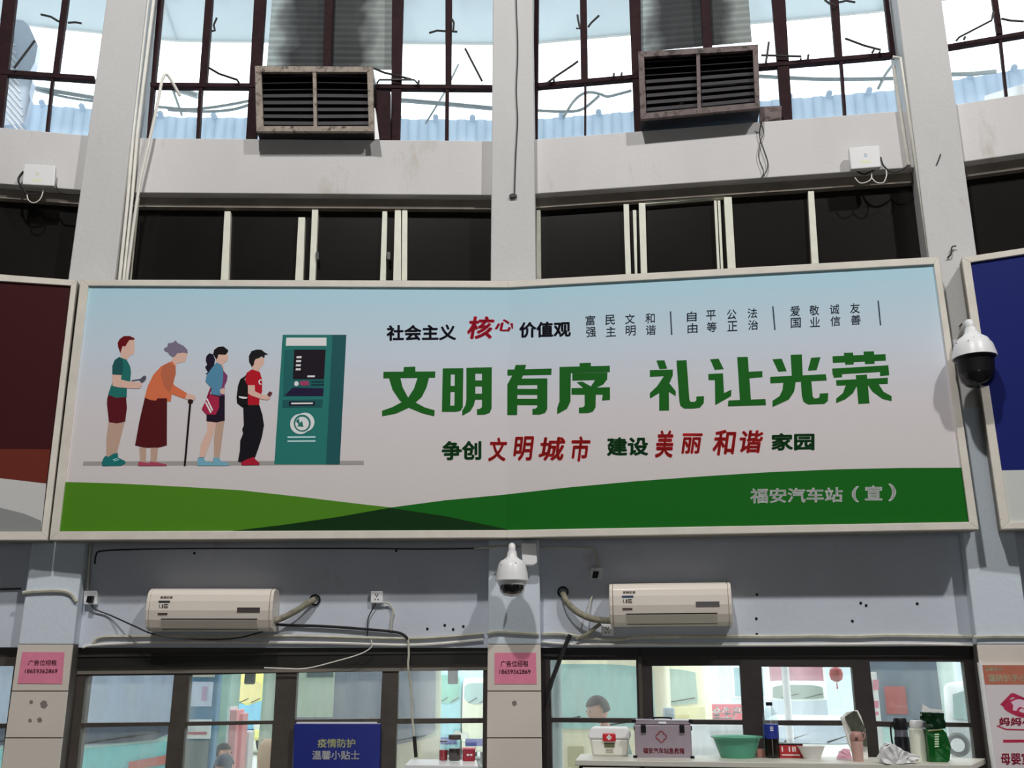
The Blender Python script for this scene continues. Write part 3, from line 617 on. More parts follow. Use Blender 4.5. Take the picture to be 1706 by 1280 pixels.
# ------------------------------------------------------------------ louvred coolers in the upper windows, and dark-centred sheet behind
M_louv = mat('dark_louvre', rgb(26, 24, 28), 0.45, var=0.3); M_boxf = pm('weathered_box_frame', 150, 138, 126, 0.7, gain=1.2, var=0.25, vs=14, dirt=(rgb(70, 56, 48), 0.42, 16))
M_boxf2 = pm('dull_mauve_box_frame', 112, 98, 96, 0.7, gain=1.1, var=0.25, vs=14, dirt=(rgb(60, 48, 44), 0.45, 16))
def cooler(pl, o, i, mid, label, mfr):
    f = 0.14; c = hit(pl, (o[3][0]+o[2][0])/2, o[3][1], f)
    rt = thing('louvre_cooler', label, 'cooler', c)
    for q in range(4): MB().px(pl, [o[q], o[(q+1) % 4], i[(q+1) % 4], i[q]], f, f-.03).build('frame_rail', mfr, rt, bevel=0.003)
    MB().px(pl, [mid[0], mid[1], mid[2], mid[3]], f-.004, f-.03).build('centre_bar', mfr, rt)
    # casing behind
    n = nrm(pl)
    back = [hit(pl, x, y, f-.03) for x, y in o]
    MB().prism(back, -n*0.02).bm.free()
    cs = MB()
    pts = [hit(pl, x, y, f-.03) for x, y in o]; dv = -n*0.34
    for q in range(4):
        a, b = pts[q], pts[(q+1) % 4]; cc = (pts[0]+pts[2])/2
        ia, ib = a+(cc-a)*.03, b+(cc-b)*.03
        cs.prism([a, b, ib, ia], dv)
    cs.build('casing', M_louv if mfr is M_boxf else M_louv, rt)
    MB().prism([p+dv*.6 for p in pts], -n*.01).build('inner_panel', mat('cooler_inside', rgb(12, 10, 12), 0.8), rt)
    tl, tr, brr, bll = i
    for half in (0, 1):
        for r in range(8):
            t = (r+.5)/8
            L0 = Vector(tl)*(1-t)+Vector(bll)*t; R0 = Vector(tr)*(1-t)+Vector(brr)*t
            m0 = Vector(mid[0])*(1-t)+Vector(mid[3])*t; m1 = Vector(mid[1])*(1-t)+Vector(mid[2])*t
            a, b = (L0, m0) if half == 0 else (m1, R0)
            pa = hit(pl, a.x, a.y, f-.04); pb = hit(pl, b.x, b.y, f-.04); h = 0.019 if r > 2 else 0.015
            MB().prism([pa+UP*h-n*(.012 if r > 2 else .03), pb+UP*h-n*(.012 if r > 2 else .03), pb-UP*h*.8, pa-UP*h*.8], -n*0.004-UP*.003).build('louvre_slat', M_louv2, rt)
    return rt
M_louv2 = mat('louvre_slat_dark', rgb(54, 51, 56), 0.5, var=0.25)
c1 = cooler('b1', [(424.5, 109.6), (621, 111), (623, 219), (427, 219)], [(435, 120), (611.5, 120), (614, 210), (438.7, 210)], [(520.7, 118), (526.5, 118), (528, 211), (522.5, 211)], 'louvred cooler box in the upper window left of the centre pillar', M_boxf)
c2 = cooler('b2', [(1063, 86), (1263, 74), (1266, 180), (1067, 199)], [(1073, 95), (1254, 84), (1258, 171), (1077, 188)], [(1160, 90), (1166, 89.6), (1168, 180), (1162, 180.5)], 'louvred cooler box in the upper window right of the centre pillar', M_boxf2)
MB().px('b1', [(623, 150), (650, 152), (650, 232), (632, 232)], -.02, -.08).build('side_housing', M_redsteel, c1)
MB().px('b1', [(622, 180), (625, 180), (632, 232), (624, 232)], .1, .09).build('bracket', M_white, c1)
MB().px('b2', [(1266, 178), (1302, 176), (1302, 196), (1266, 204)], -.02, -.08).build('side_housing', M_boxf2, c2)
# ribbed sheets, pale-edged and dark in the middle, closing the window above each cooler
sm = bpy.data.materials.new('dark_centred_ribbed_sheet'); sm.use_nodes = True; nt = sm.node_tree; bs = nt.nodes['Principled BSDF']; bs.inputs['Roughness'].default_value = 0.6
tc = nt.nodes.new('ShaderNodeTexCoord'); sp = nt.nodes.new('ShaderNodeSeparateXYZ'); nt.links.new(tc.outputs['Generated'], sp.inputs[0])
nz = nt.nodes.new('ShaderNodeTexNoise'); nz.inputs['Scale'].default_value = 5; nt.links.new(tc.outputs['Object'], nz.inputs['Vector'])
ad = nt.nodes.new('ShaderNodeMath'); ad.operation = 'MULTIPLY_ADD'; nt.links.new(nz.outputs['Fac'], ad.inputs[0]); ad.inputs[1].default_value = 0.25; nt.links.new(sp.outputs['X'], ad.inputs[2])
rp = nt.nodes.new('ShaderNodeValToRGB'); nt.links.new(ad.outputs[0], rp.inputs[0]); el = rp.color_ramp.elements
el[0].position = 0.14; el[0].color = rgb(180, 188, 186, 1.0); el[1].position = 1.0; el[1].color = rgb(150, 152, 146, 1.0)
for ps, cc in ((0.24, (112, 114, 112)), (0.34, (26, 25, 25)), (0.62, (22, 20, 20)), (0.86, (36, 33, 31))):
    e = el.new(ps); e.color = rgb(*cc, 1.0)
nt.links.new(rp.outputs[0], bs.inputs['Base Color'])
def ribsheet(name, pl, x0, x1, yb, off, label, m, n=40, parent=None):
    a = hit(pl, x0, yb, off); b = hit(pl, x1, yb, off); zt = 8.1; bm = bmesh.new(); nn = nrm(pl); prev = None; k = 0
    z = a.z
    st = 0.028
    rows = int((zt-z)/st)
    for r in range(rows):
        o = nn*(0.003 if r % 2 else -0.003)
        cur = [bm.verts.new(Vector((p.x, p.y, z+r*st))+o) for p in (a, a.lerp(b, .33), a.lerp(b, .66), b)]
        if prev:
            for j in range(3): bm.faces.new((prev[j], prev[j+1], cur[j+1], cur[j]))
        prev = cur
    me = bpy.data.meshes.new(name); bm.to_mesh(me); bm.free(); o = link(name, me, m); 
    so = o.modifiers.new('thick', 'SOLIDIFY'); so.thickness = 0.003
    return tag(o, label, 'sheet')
ribsheet('ribbed_sheet', 'b1', 444, 652, 114, -.19, 'dark-centred ribbed sheet closing the window above the left cooler', sm)
ribsheet('ribbed_sheet', 'b2', 1068, 1254, 86, -.19, 'dark-centred ribbed sheet closing the window above the right cooler', sm)

# ------------------------------------------------------------------ white wireless boxes on the beams
def apbox(pl, q, off, label, mark, cabs):
    c = hit(pl, q[3][0], q[3][1], 0.02); rt = thing('wireless_box', label, 'box', c)
    MB().px(pl, q, off, off-.045).build('shell', M_white, rt, bevel=0.006)
    cx = sum(p[0] for p in q)/4; cy = sum(p[1] for p in q)/4
    MB().px(pl, rq(cx-14, cy-10, cx+14, cy+12), off-.045, 0.0).build('wall_bracket', M_black, rt)
    mx, my, mc = mark
    text('o', rq(mx-2.5, my-3, mx+2.5, my+2.5), pl, off+.0008, mc, rt, 0.0, name='emblem')
    MB().px(pl, rq(mx-8, my+9, mx+9, my+12), off+.0006, off-.001).build('sticker', pm('faded_sticker', 205, 200, 160, 0.5), rt)
    for pts, r, m in cabs: cable('cord', pl, pts, r, m, rt, off=.05)
apbox('b0', [(40, 273), (92, 276), (90, 310), (37, 307)], 0.09, 'white wireless box hanging on the beam at the far left', (62, 290, pm('pale_mark', 170, 180, 130, 0.5)),
      [([(39, 286), (31, 298), (34, 310), (43, 322)], .008, M_cable), ([(43, 322), (50, 324), (68, 322)], .006, M_cable), ([(72, 312), (71, 322), (66, 333), (56, 338), (47, 333), (45, 322)], .004, M_wpipe), ([(92, 300), (94, 312), (104, 322), (133, 324)], .005, M_cable)])
apbox('b2', [(1414, 246), (1465, 242), (1468, 278), (1418, 282)], 0.09, 'white wireless box with small blue emblem on the beam left of the right pillar', (1442, 259, pm('blue_mark', 90, 140, 175, 0.5)),
      [([(1451, 283), (1452, 296), (1445, 303), (1433, 305), (1424, 296)], .004, M_wpipe), ([(1452, 296), (1460, 304), (1472, 304), (1477, 292), (1476, 283)], .004, M_wpipe), ([(1467, 262), (1472, 276), (1485, 286), (1500, 284), (1514, 275)], .006, M_cable), ([(1425, 283), (1440, 290), (1466, 278)], .006, M_cable)])

# ------------------------------------------------------------------ split air conditioners
M_ac = pm('ac_shell', 200, 190, 180, 0.3, var=0.03, vs=4); M_acd = pm('ac_vane', 186, 178, 164, 0.35); M_disp = pm('ac_display', 84, 74, 74, 0.3, gain=1.0)
def aircon(pl, x0, x1, ytop, ybot, label, blue):
    off = 0.19; a = hit(pl, x0, ybot, off); b = hit(pl, x1, ybot, off); t = PL[pl][1]; n = nrm(pl)
    zb = a.z; zt = hit(pl, x0, ytop, off-.02).z; W = (b-a).dot(t); org = a - n*off; H = zt-zb
    rt = thing('air_conditioner', label, 'air conditioner', (org.x, org.y, zb))
    prof = [(0.0, 0.0), (0.10, 0.0), (0.155, 0.02), (0.178, 0.07), (0.19, 0.13), (0.188, 0.19), (0.178, 0.235), (0.155, 0.262), (0.12, 0.275), (0.0, 0.275)]
    k = H/0.275; prof = [(d, h*k) for d, h in prof]
    def pt(u, d, h): return Vector((org.x, org.y, zb)) + t*u + n*d + UP*h
    MB().prism([pt(0.022, d, h) for d, h in prof], t*(W-0.044)).build('shell', M_ac, rt, bevel=0.004)
    for u in (0, W-.02): MB().prism([pt(u, d*.97, h) for d, h in prof], t*0.02).build('end_cap', M_ac, rt, bevel=0.005)
    def face(h):
        for (d0, h0), (d1, h1) in zip(prof[1:], prof[2:]):
            if h0 <= h <= h1: return d0+(d1-d0)*(h-h0)/(h1-h0)
        return .19
    hs = [0.018*k, 0.05*k, 0.068*k]
    MB().prism([pt(.10, face(hs[0])+.004, hs[0]), pt(W-.09, face(hs[0])+.004, hs[0]), pt(W-.09, face(hs[2])+.006, hs[2]), pt(.10, face(hs[2])+.006, hs[2])], -n*.006).build('vane', M_acd, rt, bevel=0.002)
    for h in (0.012*k, 0.074*k): MB().prism([pt(.10, face(h)+.003, h-.003), pt(W-.09, face(h)+.003, h-.003), pt(W-.09, face(h)+.003, h+.003), pt(.10, face(h)+.003, h+.003)], -n*.004).build('vent_gap', M_black, rt)
    h = .258*k; MB().prism([pt(.07, face(h)+.003, h-.006), pt(W*.78, face(h)+.003, h-.006), pt(W*.78, face(h+.006)+.003, h+.005), pt(.07, face(h+.006)+.003, h+.005)], -n*.003).build('intake_slot', pm('intake_grey', 165, 160, 152, 0.5), rt)
    def quad(u0, u1, h0, h1, e=.0015): return [pt(u0, face(h1)+e, h1), pt(u1, face(h1)+e, h1), pt(u1, face(h0)+e, h0), pt(u0, face(h0)+e, h0)]
    MB().prism(quad(W-.215, W-.075, .118*k, .148*k, .004), -n*.004).build('display', M_disp, rt)
    st_ = MB(); st_.prism(quad(.075, .145, .095*k, .175*k, .0015), -n*.002).build('energy_label', pm('label_paper', 205, 198, 188, 0.5), rt)
    MB().prism(quad(.078, .148, .178*k, .192*k, .002), -n*.002).build('label_header', pm('label_head_'+('b' if blue else 'g'), *((46, 66, 104) if blue else (56, 56, 58)), 0.5, gain=1.0), rt)
    q = quad(.085, .14, .145*k, .17*k, .003); text('1.5匹', None, pl, 0, mat('label_ink', rgb(84, 60, 56), 0.6), rt, 0.02, pt=q)
    q = quad(.08, .14, .1*k, .112*k, .003); text('——', None, pl, 0, MT['label_ink'], rt, 0.0, pt=q)
    q = quad(.085, .16, .205*k, .222*k, .003); text('变频空调', None, pl, 0, MT['label_ink'], rt, 0.02, pt=q)
    return rt
ac1 = aircon('b1', 238, 451, 980, 1051, 'white wall air conditioner under the left half of the big board', False)
ac2 = aircon('b2', 1016, 1222, 972, 1043, 'white wall air conditioner under the right half of the big board', True)

# ------------------------------------------------------------------ dome cameras
def dome_cam(top, scale, label, blackbody, wallpl, wp):
    rt = thing('dome_camera', label, 'camera', top); s = scale; T0 = Vector(top)
    n = nrm(wallpl)
    w0 = hit(wallpl, wp[0], wp[1], PF)
    if blackbody:
        prof = [(.030, -.002), (.040, -.035), (.05, -.05), (.085, -.075), (.108, -.115), (.120, -.165), (.124, -.19)]
        MB().lathe(T0, [(r*s, h*s) for r, h in prof], 28).build('hood', M_white, rt, smooth=True)
        MB().lathe(T0, [(.118*s, -.188*s), (.104*s, -.2*s), (.1*s, -.26*s), (.098*s, -.29*s)], 28).build('body_ring', M_black, rt, smooth=True)
        MB().lathe(T0, [(.098*s, -.29*s), (.09*s, -.325*s), (.065*s, -.355*s), (.03*s, -.368*s), (.002, -.371*s)], 28).build('dome', mat('dark_dome', (0.01, 0.01, 0.012, 1), 0.12), rt, smooth=True)
    else:
        prof = [(.032, -.002), (.036, -.04), (.05, -.055), (.085, -.075), (.1, -.11), (.112, -.16), (.118, -.205)]
        MB().lathe(T0, [(r*s, h*s) for r, h in prof], 28).build('hood', M_white, rt, smooth=True)
        MB().lathe(T0, [(.120*s, -.204*s), (.120*s, -.212*s), (.104*s, -.216*s), (.095*s, -.245*s), (.085*s, -.25*s)], 28).build('body_ring', M_white, rt, smooth=True)
        MB().lathe(T0, [(.088*s, -.246*s), (.089*s, -.262*s), (.082*s, -.288*s), (.055*s, -.314*s), (.002, -.324*s)], 28).build('lower_shell', M_white, rt, smooth=True)
        MB().lathe(T0+Vector((0, -.022*s, .0)), [(.084*s, -.244*s), (.082*s, -.27*s), (.066*s, -.296*s), (.034*s, -.311*s), (.002, -.315*s)], 28).build('dome', mat('dark_dome', (0.01, 0.01, 0.012, 1), 0.12), rt, smooth=True)
    # swan-neck arm back to the wall
    arm = curve3([T0+Vector((0, 0, -.01)), T0+Vector((0, .01, .03*s)), T0.lerp(Vector((w0.x, w0.y, T0.z+.02*s)), .4)+Vector((0, 0, .02)), Vector((w0.x, w0.y, T0.z-.03))], 5)
    MB().tube(arm, .026*s, 12).build('arm', M_white, rt, smooth=True)
    c = Vector((w0.x, w0.y, T0.z-.05)); t = PL[wallpl][1]
    MB().prism([c+t*-.04+UP*.07, c+t*.04+UP*.07, c+t*.04-UP*.07, c-t*.04-UP*.07], n*.015).build('wall_plate', M_white, rt, bevel=.003)
    sp = MB()
    for i in range(22):
        a = random.uniform(0, 6.28); h = random.uniform(.06, .11); r = (.05+(h-.055)*1.1+.014)*s
        sp.box(T0+Vector((r*math.cos(a)*.9, r*math.sin(a)*.9, -h*s)), (.004, .004, .004))
    tag(sp.build('dirt_specks', M_black, rt), kind='stuff')
    return rt
dt = hit('p1', 853, 918, 0.36)
d1 = dome_cam(dt, 0.86, 'white dome camera under the middle of the big board', False, 'p1', (852, 930))
dt2 = hit('p2', 1617, 546, 0.42)
d2 = dome_cam(dt2, 1.02, 'white and black dome camera between the big board and the blue board', True, 'p2', (1597, 575))
q0 = dt2 + Vector((-.035, -.11, -.172)); text('HIKVISION', None, 'p2', 0, mat('camera_logo', rgb(90, 88, 86), 0.6), d2, 0.0, pt=[q0+Vector((0, 0, .01)), q0+Vector((.08, 0, .01)), q0+Vector((.08, 0, 0)), q0])
cable('cord', 'p2', [(1598, 545, .14), (1603, 540, .15), (1600, 556, .18), (1612, 548, .3)], .004, M_cable, d2)
# junction box beside the middle camera
jb = MB().px('p1', [(868, 905), (894, 905), (895, 938), (889, 942), (870, 942)], .22, PF).build('junction_box', M_white, None, bevel=.006)
tag(jb, 'pale rounded junction box right of the middle dome camera', 'junction box')

# ------------------------------------------------------------------ sockets
def socket(pl, x, y, wpx, hpx, label, holes=True, plug=False, off=.0, group=None):
    c = hit(pl, x, y, off); rt = thing('wall_socket', label, 'socket', c)
    MB().px(pl, rq(x-wpx/2, y-hpx/2, x+wpx/2, y+hpx/2), off+.035, off+.0).build('cover', M_white, rt, bevel=.004)
    if holes:
        mb = MB()
        for dx, dy in ((-2, -4), (2, -4), (0, -1), (-2.5, 4), (2.5, 4)): mb.px(pl, rq(x+dx-.8, y+dy-1.2, x+dx+.8, y+dy+1.2), off+.0365, off+.034)
        mb.build('pin_holes', M_black, rt)
    if plug: MB().px(pl, rq(x-5, y-3, x+4, y+8, 0, -.2), off+.075, off+.035).build('plug', M_black, rt, bevel=.004)
    return rt
socket('b1', 627.5, 995, 20, 20, 'white wall socket right of the left air conditioner')
socket('b1', 150, 996, 22, 23, 'white wall socket with a dark plug beside the left pillar', False, True)
socket('b2', 993.5, 955, 19, 18, 'small wall socket with plug above the right air conditioner', False, True)
socket('b2', 1012, 1050, 20, 20, 'white socket tucked under the left end of the right air conditioner')

# ------------------------------------------------------------------ cables, conduits, pipes
M_bundle = pm('taped_pipe_bundle', 120, 116, 100, 0.8, var=0.35, vs=30, bump=0.5, bs=80)
cable('pipe_bundle', 'b1', [(452, 1036, .1), (470, 1030, .07), (495, 1017, .06), (515, 1004, .04), (524, 999, .02)], .02, M_bundle, n=10, tg=('taped pipe bundle from left air conditioner up to a round wall hole', 'pipe'))
cable('pipe_bundle', 'b2', [(938, 988, .02), (945, 1004, .05), (965, 1022, .07), (990, 1032, .08), (1020, 1035, .1)], .02, M_bundle, n=10, tg=('taped pipe bundle from a round wall hole to the right air conditioner', 'pipe'))
for pl, x, y, lb in (('b1', 525, 1000, 'black ring in the wall where the left air conditioner pipes leave'), ('b2', 938, 987, 'black plug in the wall where the right air conditioner pipes leave')):
    c = hit(pl, x, y, 0); o = MB().lathe(c, [(.036, -.01), (.036, .012), (.026, .014), (.026, .0)], 20, nrm(pl)).build('wall_grommet', M_black, None, smooth=True); tag(o, lb, 'grommet')
cable('cord', 'b1', [(452, 1040, .06), (480, 1042), (520, 1043), (560, 1045), (600, 1048), (655, 1053), (672, 1058), (680, 1066)], .009, M_cable, tg=('black power cord running right from the left air conditioner', 'cord'))
cable('cord', 'b1', [(680, 1064, .02), (681, 1090, .03), (680, 1112, .03), (685, 1150, .0), (687, 1196, -.01), (690, 1228, -.01)], .007, M_oldcable, tg=('grey cord hanging down across the fourth left bay window', 'cord'))
cable('rod', 'b1', [(690, 1227, -.01), (693, 1262, -.01)], .012, M_cable, tg=('short black rod at the end of the hanging grey cord', 'rod'))
cable('cord', 'b1', [(627, 1004, .03), (618, 1020), (613, 1034), (612, 1060)], .004, M_cable, tg=('thin dark cord dropping from the socket right of the left air conditioner', 'cord'))
cable('cord', 'b1', [(637, 1004, .03), (648, 1006), (655, 1018), (653, 1030), (651, 1054)], .006, M_oldcable, tg=('grey cord looping from the right side of the left bay socket', 'cord'))
cable('cord', 'b1', [(152, 1008, .03), (160, 1016), (185, 1026), (225, 1044, .1), (260, 1058, .12), (320, 1065, .1), (390, 1064, .08), (440, 1052, .06)], .005, M_cable, tg=('thin dark cord sagging below the left air conditioner', 'cord'))
cable('cord', 'b1', [(618, 1066, .03), (619, 1078, .03), (600, 1090, .03), (560, 1102, .02), (510, 1114, .0), (470, 1114, .0), (440, 1113, .01)], .004, M_wpipe, tg=('loose pale wire curling over the dark lintel of the left bay', 'wire'))
cable('cord', 'b2', [(950, 1058, .03), (938, 1085, .02), (928, 1112, .0), (918, 1140, -.01), (913, 1170, -.02)], [.014]*20+[.009]*50, M_cable, tg=('dark cord running down the left edge of the right bay window', 'cord'))
cable('cord', 'b2', [(1000, 1040, .06), (992, 1046, .05), (980, 1056, .04), (960, 1066, .03)], .012, M_bundle, tg=('dusty hose from the right air conditioner to the window edge', 'hose'))
cable('cord', 'b2', [(987, 992, .01), (982, 1008, .03), (978, 1030, .05)], .005, M_oldcable, tg=('short thin stick of wire above the right pipe bundle', 'wire'))
def conduit(pl, pts, r, label, m=M_oldcable): cable('wall_conduit', pl, pts, r, m, off=.012, tg=(label, 'conduit'))
conduit('b1', [(155, 1072), (170, 1062), (230, 1061), (300, 1061), (380, 1061), (470, 1060), (540, 1061), (600, 1063), (690, 1064), (760, 1060), (806, 1056)], .011, 'grey conduit running just above the left bay window')
conduit('b1', [(138, 1079), (160, 1075), (260, 1071), (420, 1071), (560, 1072), (690, 1075), (805, 1066)], .008, 'lower pale cable line above the left bay window', M_wpipe)
conduit('b2', [(903, 1057), (930, 1056), (960, 1060), (990, 1064), (1030, 1066), (1070, 1062), (1200, 1061), (1300, 1061), (1360, 1060), (1420, 1061), (1480, 1059), (1560, 1060), (1620, 1061)], .011, 'grey conduit running just above the right bay window')
conduit('b2', [(903, 1070), (960, 1074), (1060, 1074), (1200, 1075), (1400, 1074), (1500, 1073), (1620, 1075)], .007, 'lower pale cable line above the right bay window', M_wpipe)
conduit('p1', [(811, 1056, .14), (830, 1053, .14), (860, 1055, .14), (898, 1057, .14)], .010, 'grey conduit crossing the centre pillar')
conduit('p0', [(38, 988, .14), (55, 986, .14), (100, 985, .14), (118, 990, .14), (127, 1003, .14)], .011, 'grey conduit bending across the left pillar')
conduit('p2', [(1622, 1062, .14), (1660, 1061, .14), (1715, 1061, .14)], .010, 'grey conduit crossing the right pillar')
conduit('b1', [(158, 940), (160, 925), (172, 918), (250, 915), (350, 914), (450, 914), (600, 914), (700, 915), (790, 914)], .005, 'thin dark wire along the top of the left lower wall', M_cable)
conduit('p1', [(790, 914, .14), (812, 912, .14), (850, 910, .14), (895, 912, .14)], .006, 'thin wire looping over the centre pillar under the board', M_oldcable)
conduit('b2', [(898, 912), (940, 912), (980, 913), (991, 916), (995, 928), (995, 946)], .006, 'thin wire from the board down to the small socket', M_oldcable)
conduit('b0', [(0, 982), (35, 981)], .006, 'dark wire at the left edge below the red board', M_cable)
def pipe(pl, pts, r, label, m=M_wpipe, off=.02):
    P_ = [hit(pl, p[0], p[1], p[2] if len(p) > 2 else off) for p in pts]
    return tag(MB().tube(P_, r, 10).build('pipe', m, None, smooth=True), label, 'pipe')
pipe('b1', [(252, -60), (246, 0), (222, 220), (213, 330), (199, 468)], .012, 'white upright pipe nearest the left pillar, beside the upper window', off=.08)
pipe('b1', [(262, -60), (256, 0), (229, 220), (220, 330), (206, 468)], .012, 'second white upright pipe beside the left pillar', off=.05)
cable('hose', 'b1', [(300, 160, -.04), (287, 137, .0), (277, 124, .03), (270, 135, .06), (263, 170, .07), (250, 230, .08), (234, 300, .08), (222, 380, .07), (211, 468, .06)], .011, M_wpipe, n=10, tg=('white hose hooking over the upper window sill beside the left pillar', 'hose'))
pipe('b1', [(231, 330), (226, 380), (217, 468)], .008, 'short grey pipe right of the white hose below the left beam', M_oldcable, .01)
pipe('p2', [(1487, 95, .1), (1500, 97, .1), (1510, 160, .1), (1530, 300, .1), (1538, 355, .1), (1548, 428, .1)], .011, 'white pipe down the left side of the right pillar')
pipe('b2', [(1489, 110), (1496, 160), (1503, 205), (1513, 270), (1515, 276)], .012, 'pale square conduit ending beside the right wireless box', off=.02)
pipe('b1', [(152, 900), (148, 940), (146, 984)], .008, 'thin pale pipe dropping to the socket beside the left pillar', M_oldcable, .03)
cable('wire', 'p1', [(860, -40, .14), (860, 10, .14), (862, 60, .14), (862, 100, .14), (860, 150, .14), (862, 200, .14), (859, 260, .14), (857, 325, .14)], .0045, M_cable, tg=('thin dark wire hanging down the face of the centre pillar', 'wire'))
MBk = MB().px('p1', [(848, 325), (853, 322), (861, 324), (860, 328), (850, 329)], .15, PF).build('wire_knot', M_cable); tag(MBk, 'small black knot at the end of the wire on the centre pillar', 'knot')
cable('wire', 'b2', [(1269, 203, .05), (1265, 225), (1272, 248), (1279, 270), (1277, 285), (1268, 297)], .004, M_cable, tg=('crossed black wire below the right cooler, outer strand', 'wire'))
cable('wire', 'b2', [(1266, 203, .05), (1272, 220), (1266, 240), (1264, 262), (1272, 285), (1268, 297)], .003, M_cable, tg=('crossed black wire below the right cooler, inner strand', 'wire'))
# gaps between the centre boards and small leftovers of wire
cable('wire', 'p2', [(1578, 430, .14), (1584, 424, .15), (1586, 412, .15), (1593, 410, .15)], .005, M_cable, tg=('bent wire end on the right pillar above the board gap', 'wire'))
cable('wire', 'p2', [(1560, 275, .135), (1563, 268, .135), (1567, 257, .135)], .004, M_cable, tg=('short dark wire stub on the upper right pillar', 'wire'))
pipe('p2', [(1632, 1104, .14), (1644, 1190, .14), (1657, 1285, .14)], .014, 'white corner tube left of the poster on the right pillar', M_white)

# ------------------------------------------------------------------ pink notices, blue sign, poster
def notice(pl, q, off, name, label, cat, m): return tag(MB().px(pl, q, off+.002, off).build(name, m), label, cat)
M_pink = pm('pink_paper', 198, 114, 138, 0.6, var=0.06, vs=20); M_ink = mat('dark_ink', rgb(70, 26, 40), 0.7)
n0 = notice('p0', [(37, 1086.4), (107.5, 1087), (103.4, 1139.8), (29, 1139)], PF+.005, 'paper_notice', 'pink paper notice on the left pillar', 'notice', M_pink)
text('广告位招租', [(48, 1100), (95, 1100), (94, 1109), (46, 1109)], 'p0', PF+.0085, M_ink, n0, 0.01)
text('18659362869', [(42, 1115), (96, 1115), (95, 1122), (41, 1122)], 'p0', PF+.0085, M_ink, n0, 0.012)
n1 = notice('p1', [(824, 1088), (893, 1088), (894, 1140), (824, 1140)], PF+.005, 'paper_notice', 'pink paper notice on the centre pillar', 'notice', M_pink)
text('广告位招租', [(834, 1101), (880, 1101), (880, 1111), (834, 1111)], 'p1', PF+.0085, M_ink, n1, 0.01)
text('18659362869', [(832, 1116), (884, 1116), (884, 1123), (832, 1123)], 'p1', PF+.0085, M_ink, n1, 0.012)
sg = thing('blue_sign', 'blue epidemic advice sign standing against the third window of the left bay', 'sign', hit('b1', 560, 1280, .02))
MB().px('b1', [(490, 1206), (634.5, 1206), (631, 1340), (486, 1340)], .01, -.02).build('panel', mat('sign_blue', rgb(20, 34, 118, 1.3), 0.35, var=.05), sg, bevel=.004)
MB().px('b1', [(494, 1203.5), (628, 1203.5), (628, 1206.5), (494, 1206.5)], -.0, -.02).build('top_strip', M_white, sg)
text('疫情防护', rq(529, 1231, 592, 1246), 'b1', .013, pm('sign_yellow', 196, 206, 150, 0.5), sg, 0.018)
text('温馨小贴士', rq(520, 1251, 599, 1266), 'b1', .013, pm('sign_white', 200, 210, 222, 0.5), sg, 0.018)
ps = thing('poster', 'white poster with an orange header and crimson family logo on the right pillar', 'poster', hit('p2', 1690, 1280, PF))
po = PF+.02
MB().px('p2', [(1637, 1108), (1790, 1108), (1815, 1330), (1667, 1330)], po, PF+.006).build('sheet', pm('poster_white', 190, 182, 184, 0.4), ps)
MB().px('p2', [(1637, 1108.5), (1790, 1108.5), (1794, 1141), (1641, 1141)], po+.0008, po-.002).build('header', pm('poster_orange', 160, 92, 72, 0.4), ps)
cream = pm('poster_cream', 214, 200, 170, 0.5); cr = pm('poster_crimson', 160, 30, 66, 0.5)
text('谨防扒手小偷', [(1645, 1124), (1722, 1124), (1724, 1136), (1647, 1136)], 'p2', po+.002, cream, ps, 0.018)
text('温馨提示', [(1641, 1112), (1670, 1112), (1670, 1118), (1641, 1118)], 'p2', po+.002, cream, ps, 0.01)
def pp(pts, m, l, name='poster_mark'):
    MB().flat('p2', pts, po+.001+.0005*l).build(name, m, ps)
fg = lambda pts: [(1440+x/6.094, 1070+y/6.094) for x, y in pts]
pp(fg([(1378, 635), (1490, 520), (1520, 520), (1610, 560), (1750, 620), (1740, 660), (1600, 590), (1500, 560), (1410, 655)]), cr, 0)
pp(smoothpts(fg([(1410, 640), (1450, 600), (1600, 560), (1740, 640), (1720, 740), (1620, 770), (1520, 740), (1430, 690)]), 3), cr, 0)
pp(smoothpts(fg([(1480, 620), (1580, 580), (1700, 640), (1690, 700), (1620, 690), (1540, 700), (1500, 680)]), 3), pm('poster_pinkish', 205, 175, 188, 0.5), 1)
pp(smoothpts(fg([(1460, 620), (1490, 615), (1512, 650), (1500, 690), (1470, 680)]), 3), cr, 2)
pp(smoothpts(fg([(1545, 700), (1580, 660), (1640, 690), (1640, 740), (1570, 740)]), 3), cr, 3)
pp(smoothpts(fg([(1570, 700), (1600, 675), (1630, 700), (1615, 720)]), 3), pm('poster_pinkish', 205, 175, 188, 0.5), 4)
text('妈妈小屋', fg([(1360, 765), (1830, 765), (1835, 850), (1365, 850)]), 'p2', po+.002, cr, ps, 0.03, 0.1)
pp(fg([(1345, 845), (1440, 880), (1800, 890), (1800, 902), (1440, 895), (1345, 858)]), cr, 0)
pp(fg([(1407, 992), (1800, 990), (1803, 1018), (1411, 1022)]), cr, 0)
text('母婴室', fg([(1380, 1125), (1690, 1125), (1700, 1245), (1390, 1245)]), 'p2', po+.002, cr, ps, 0.02)
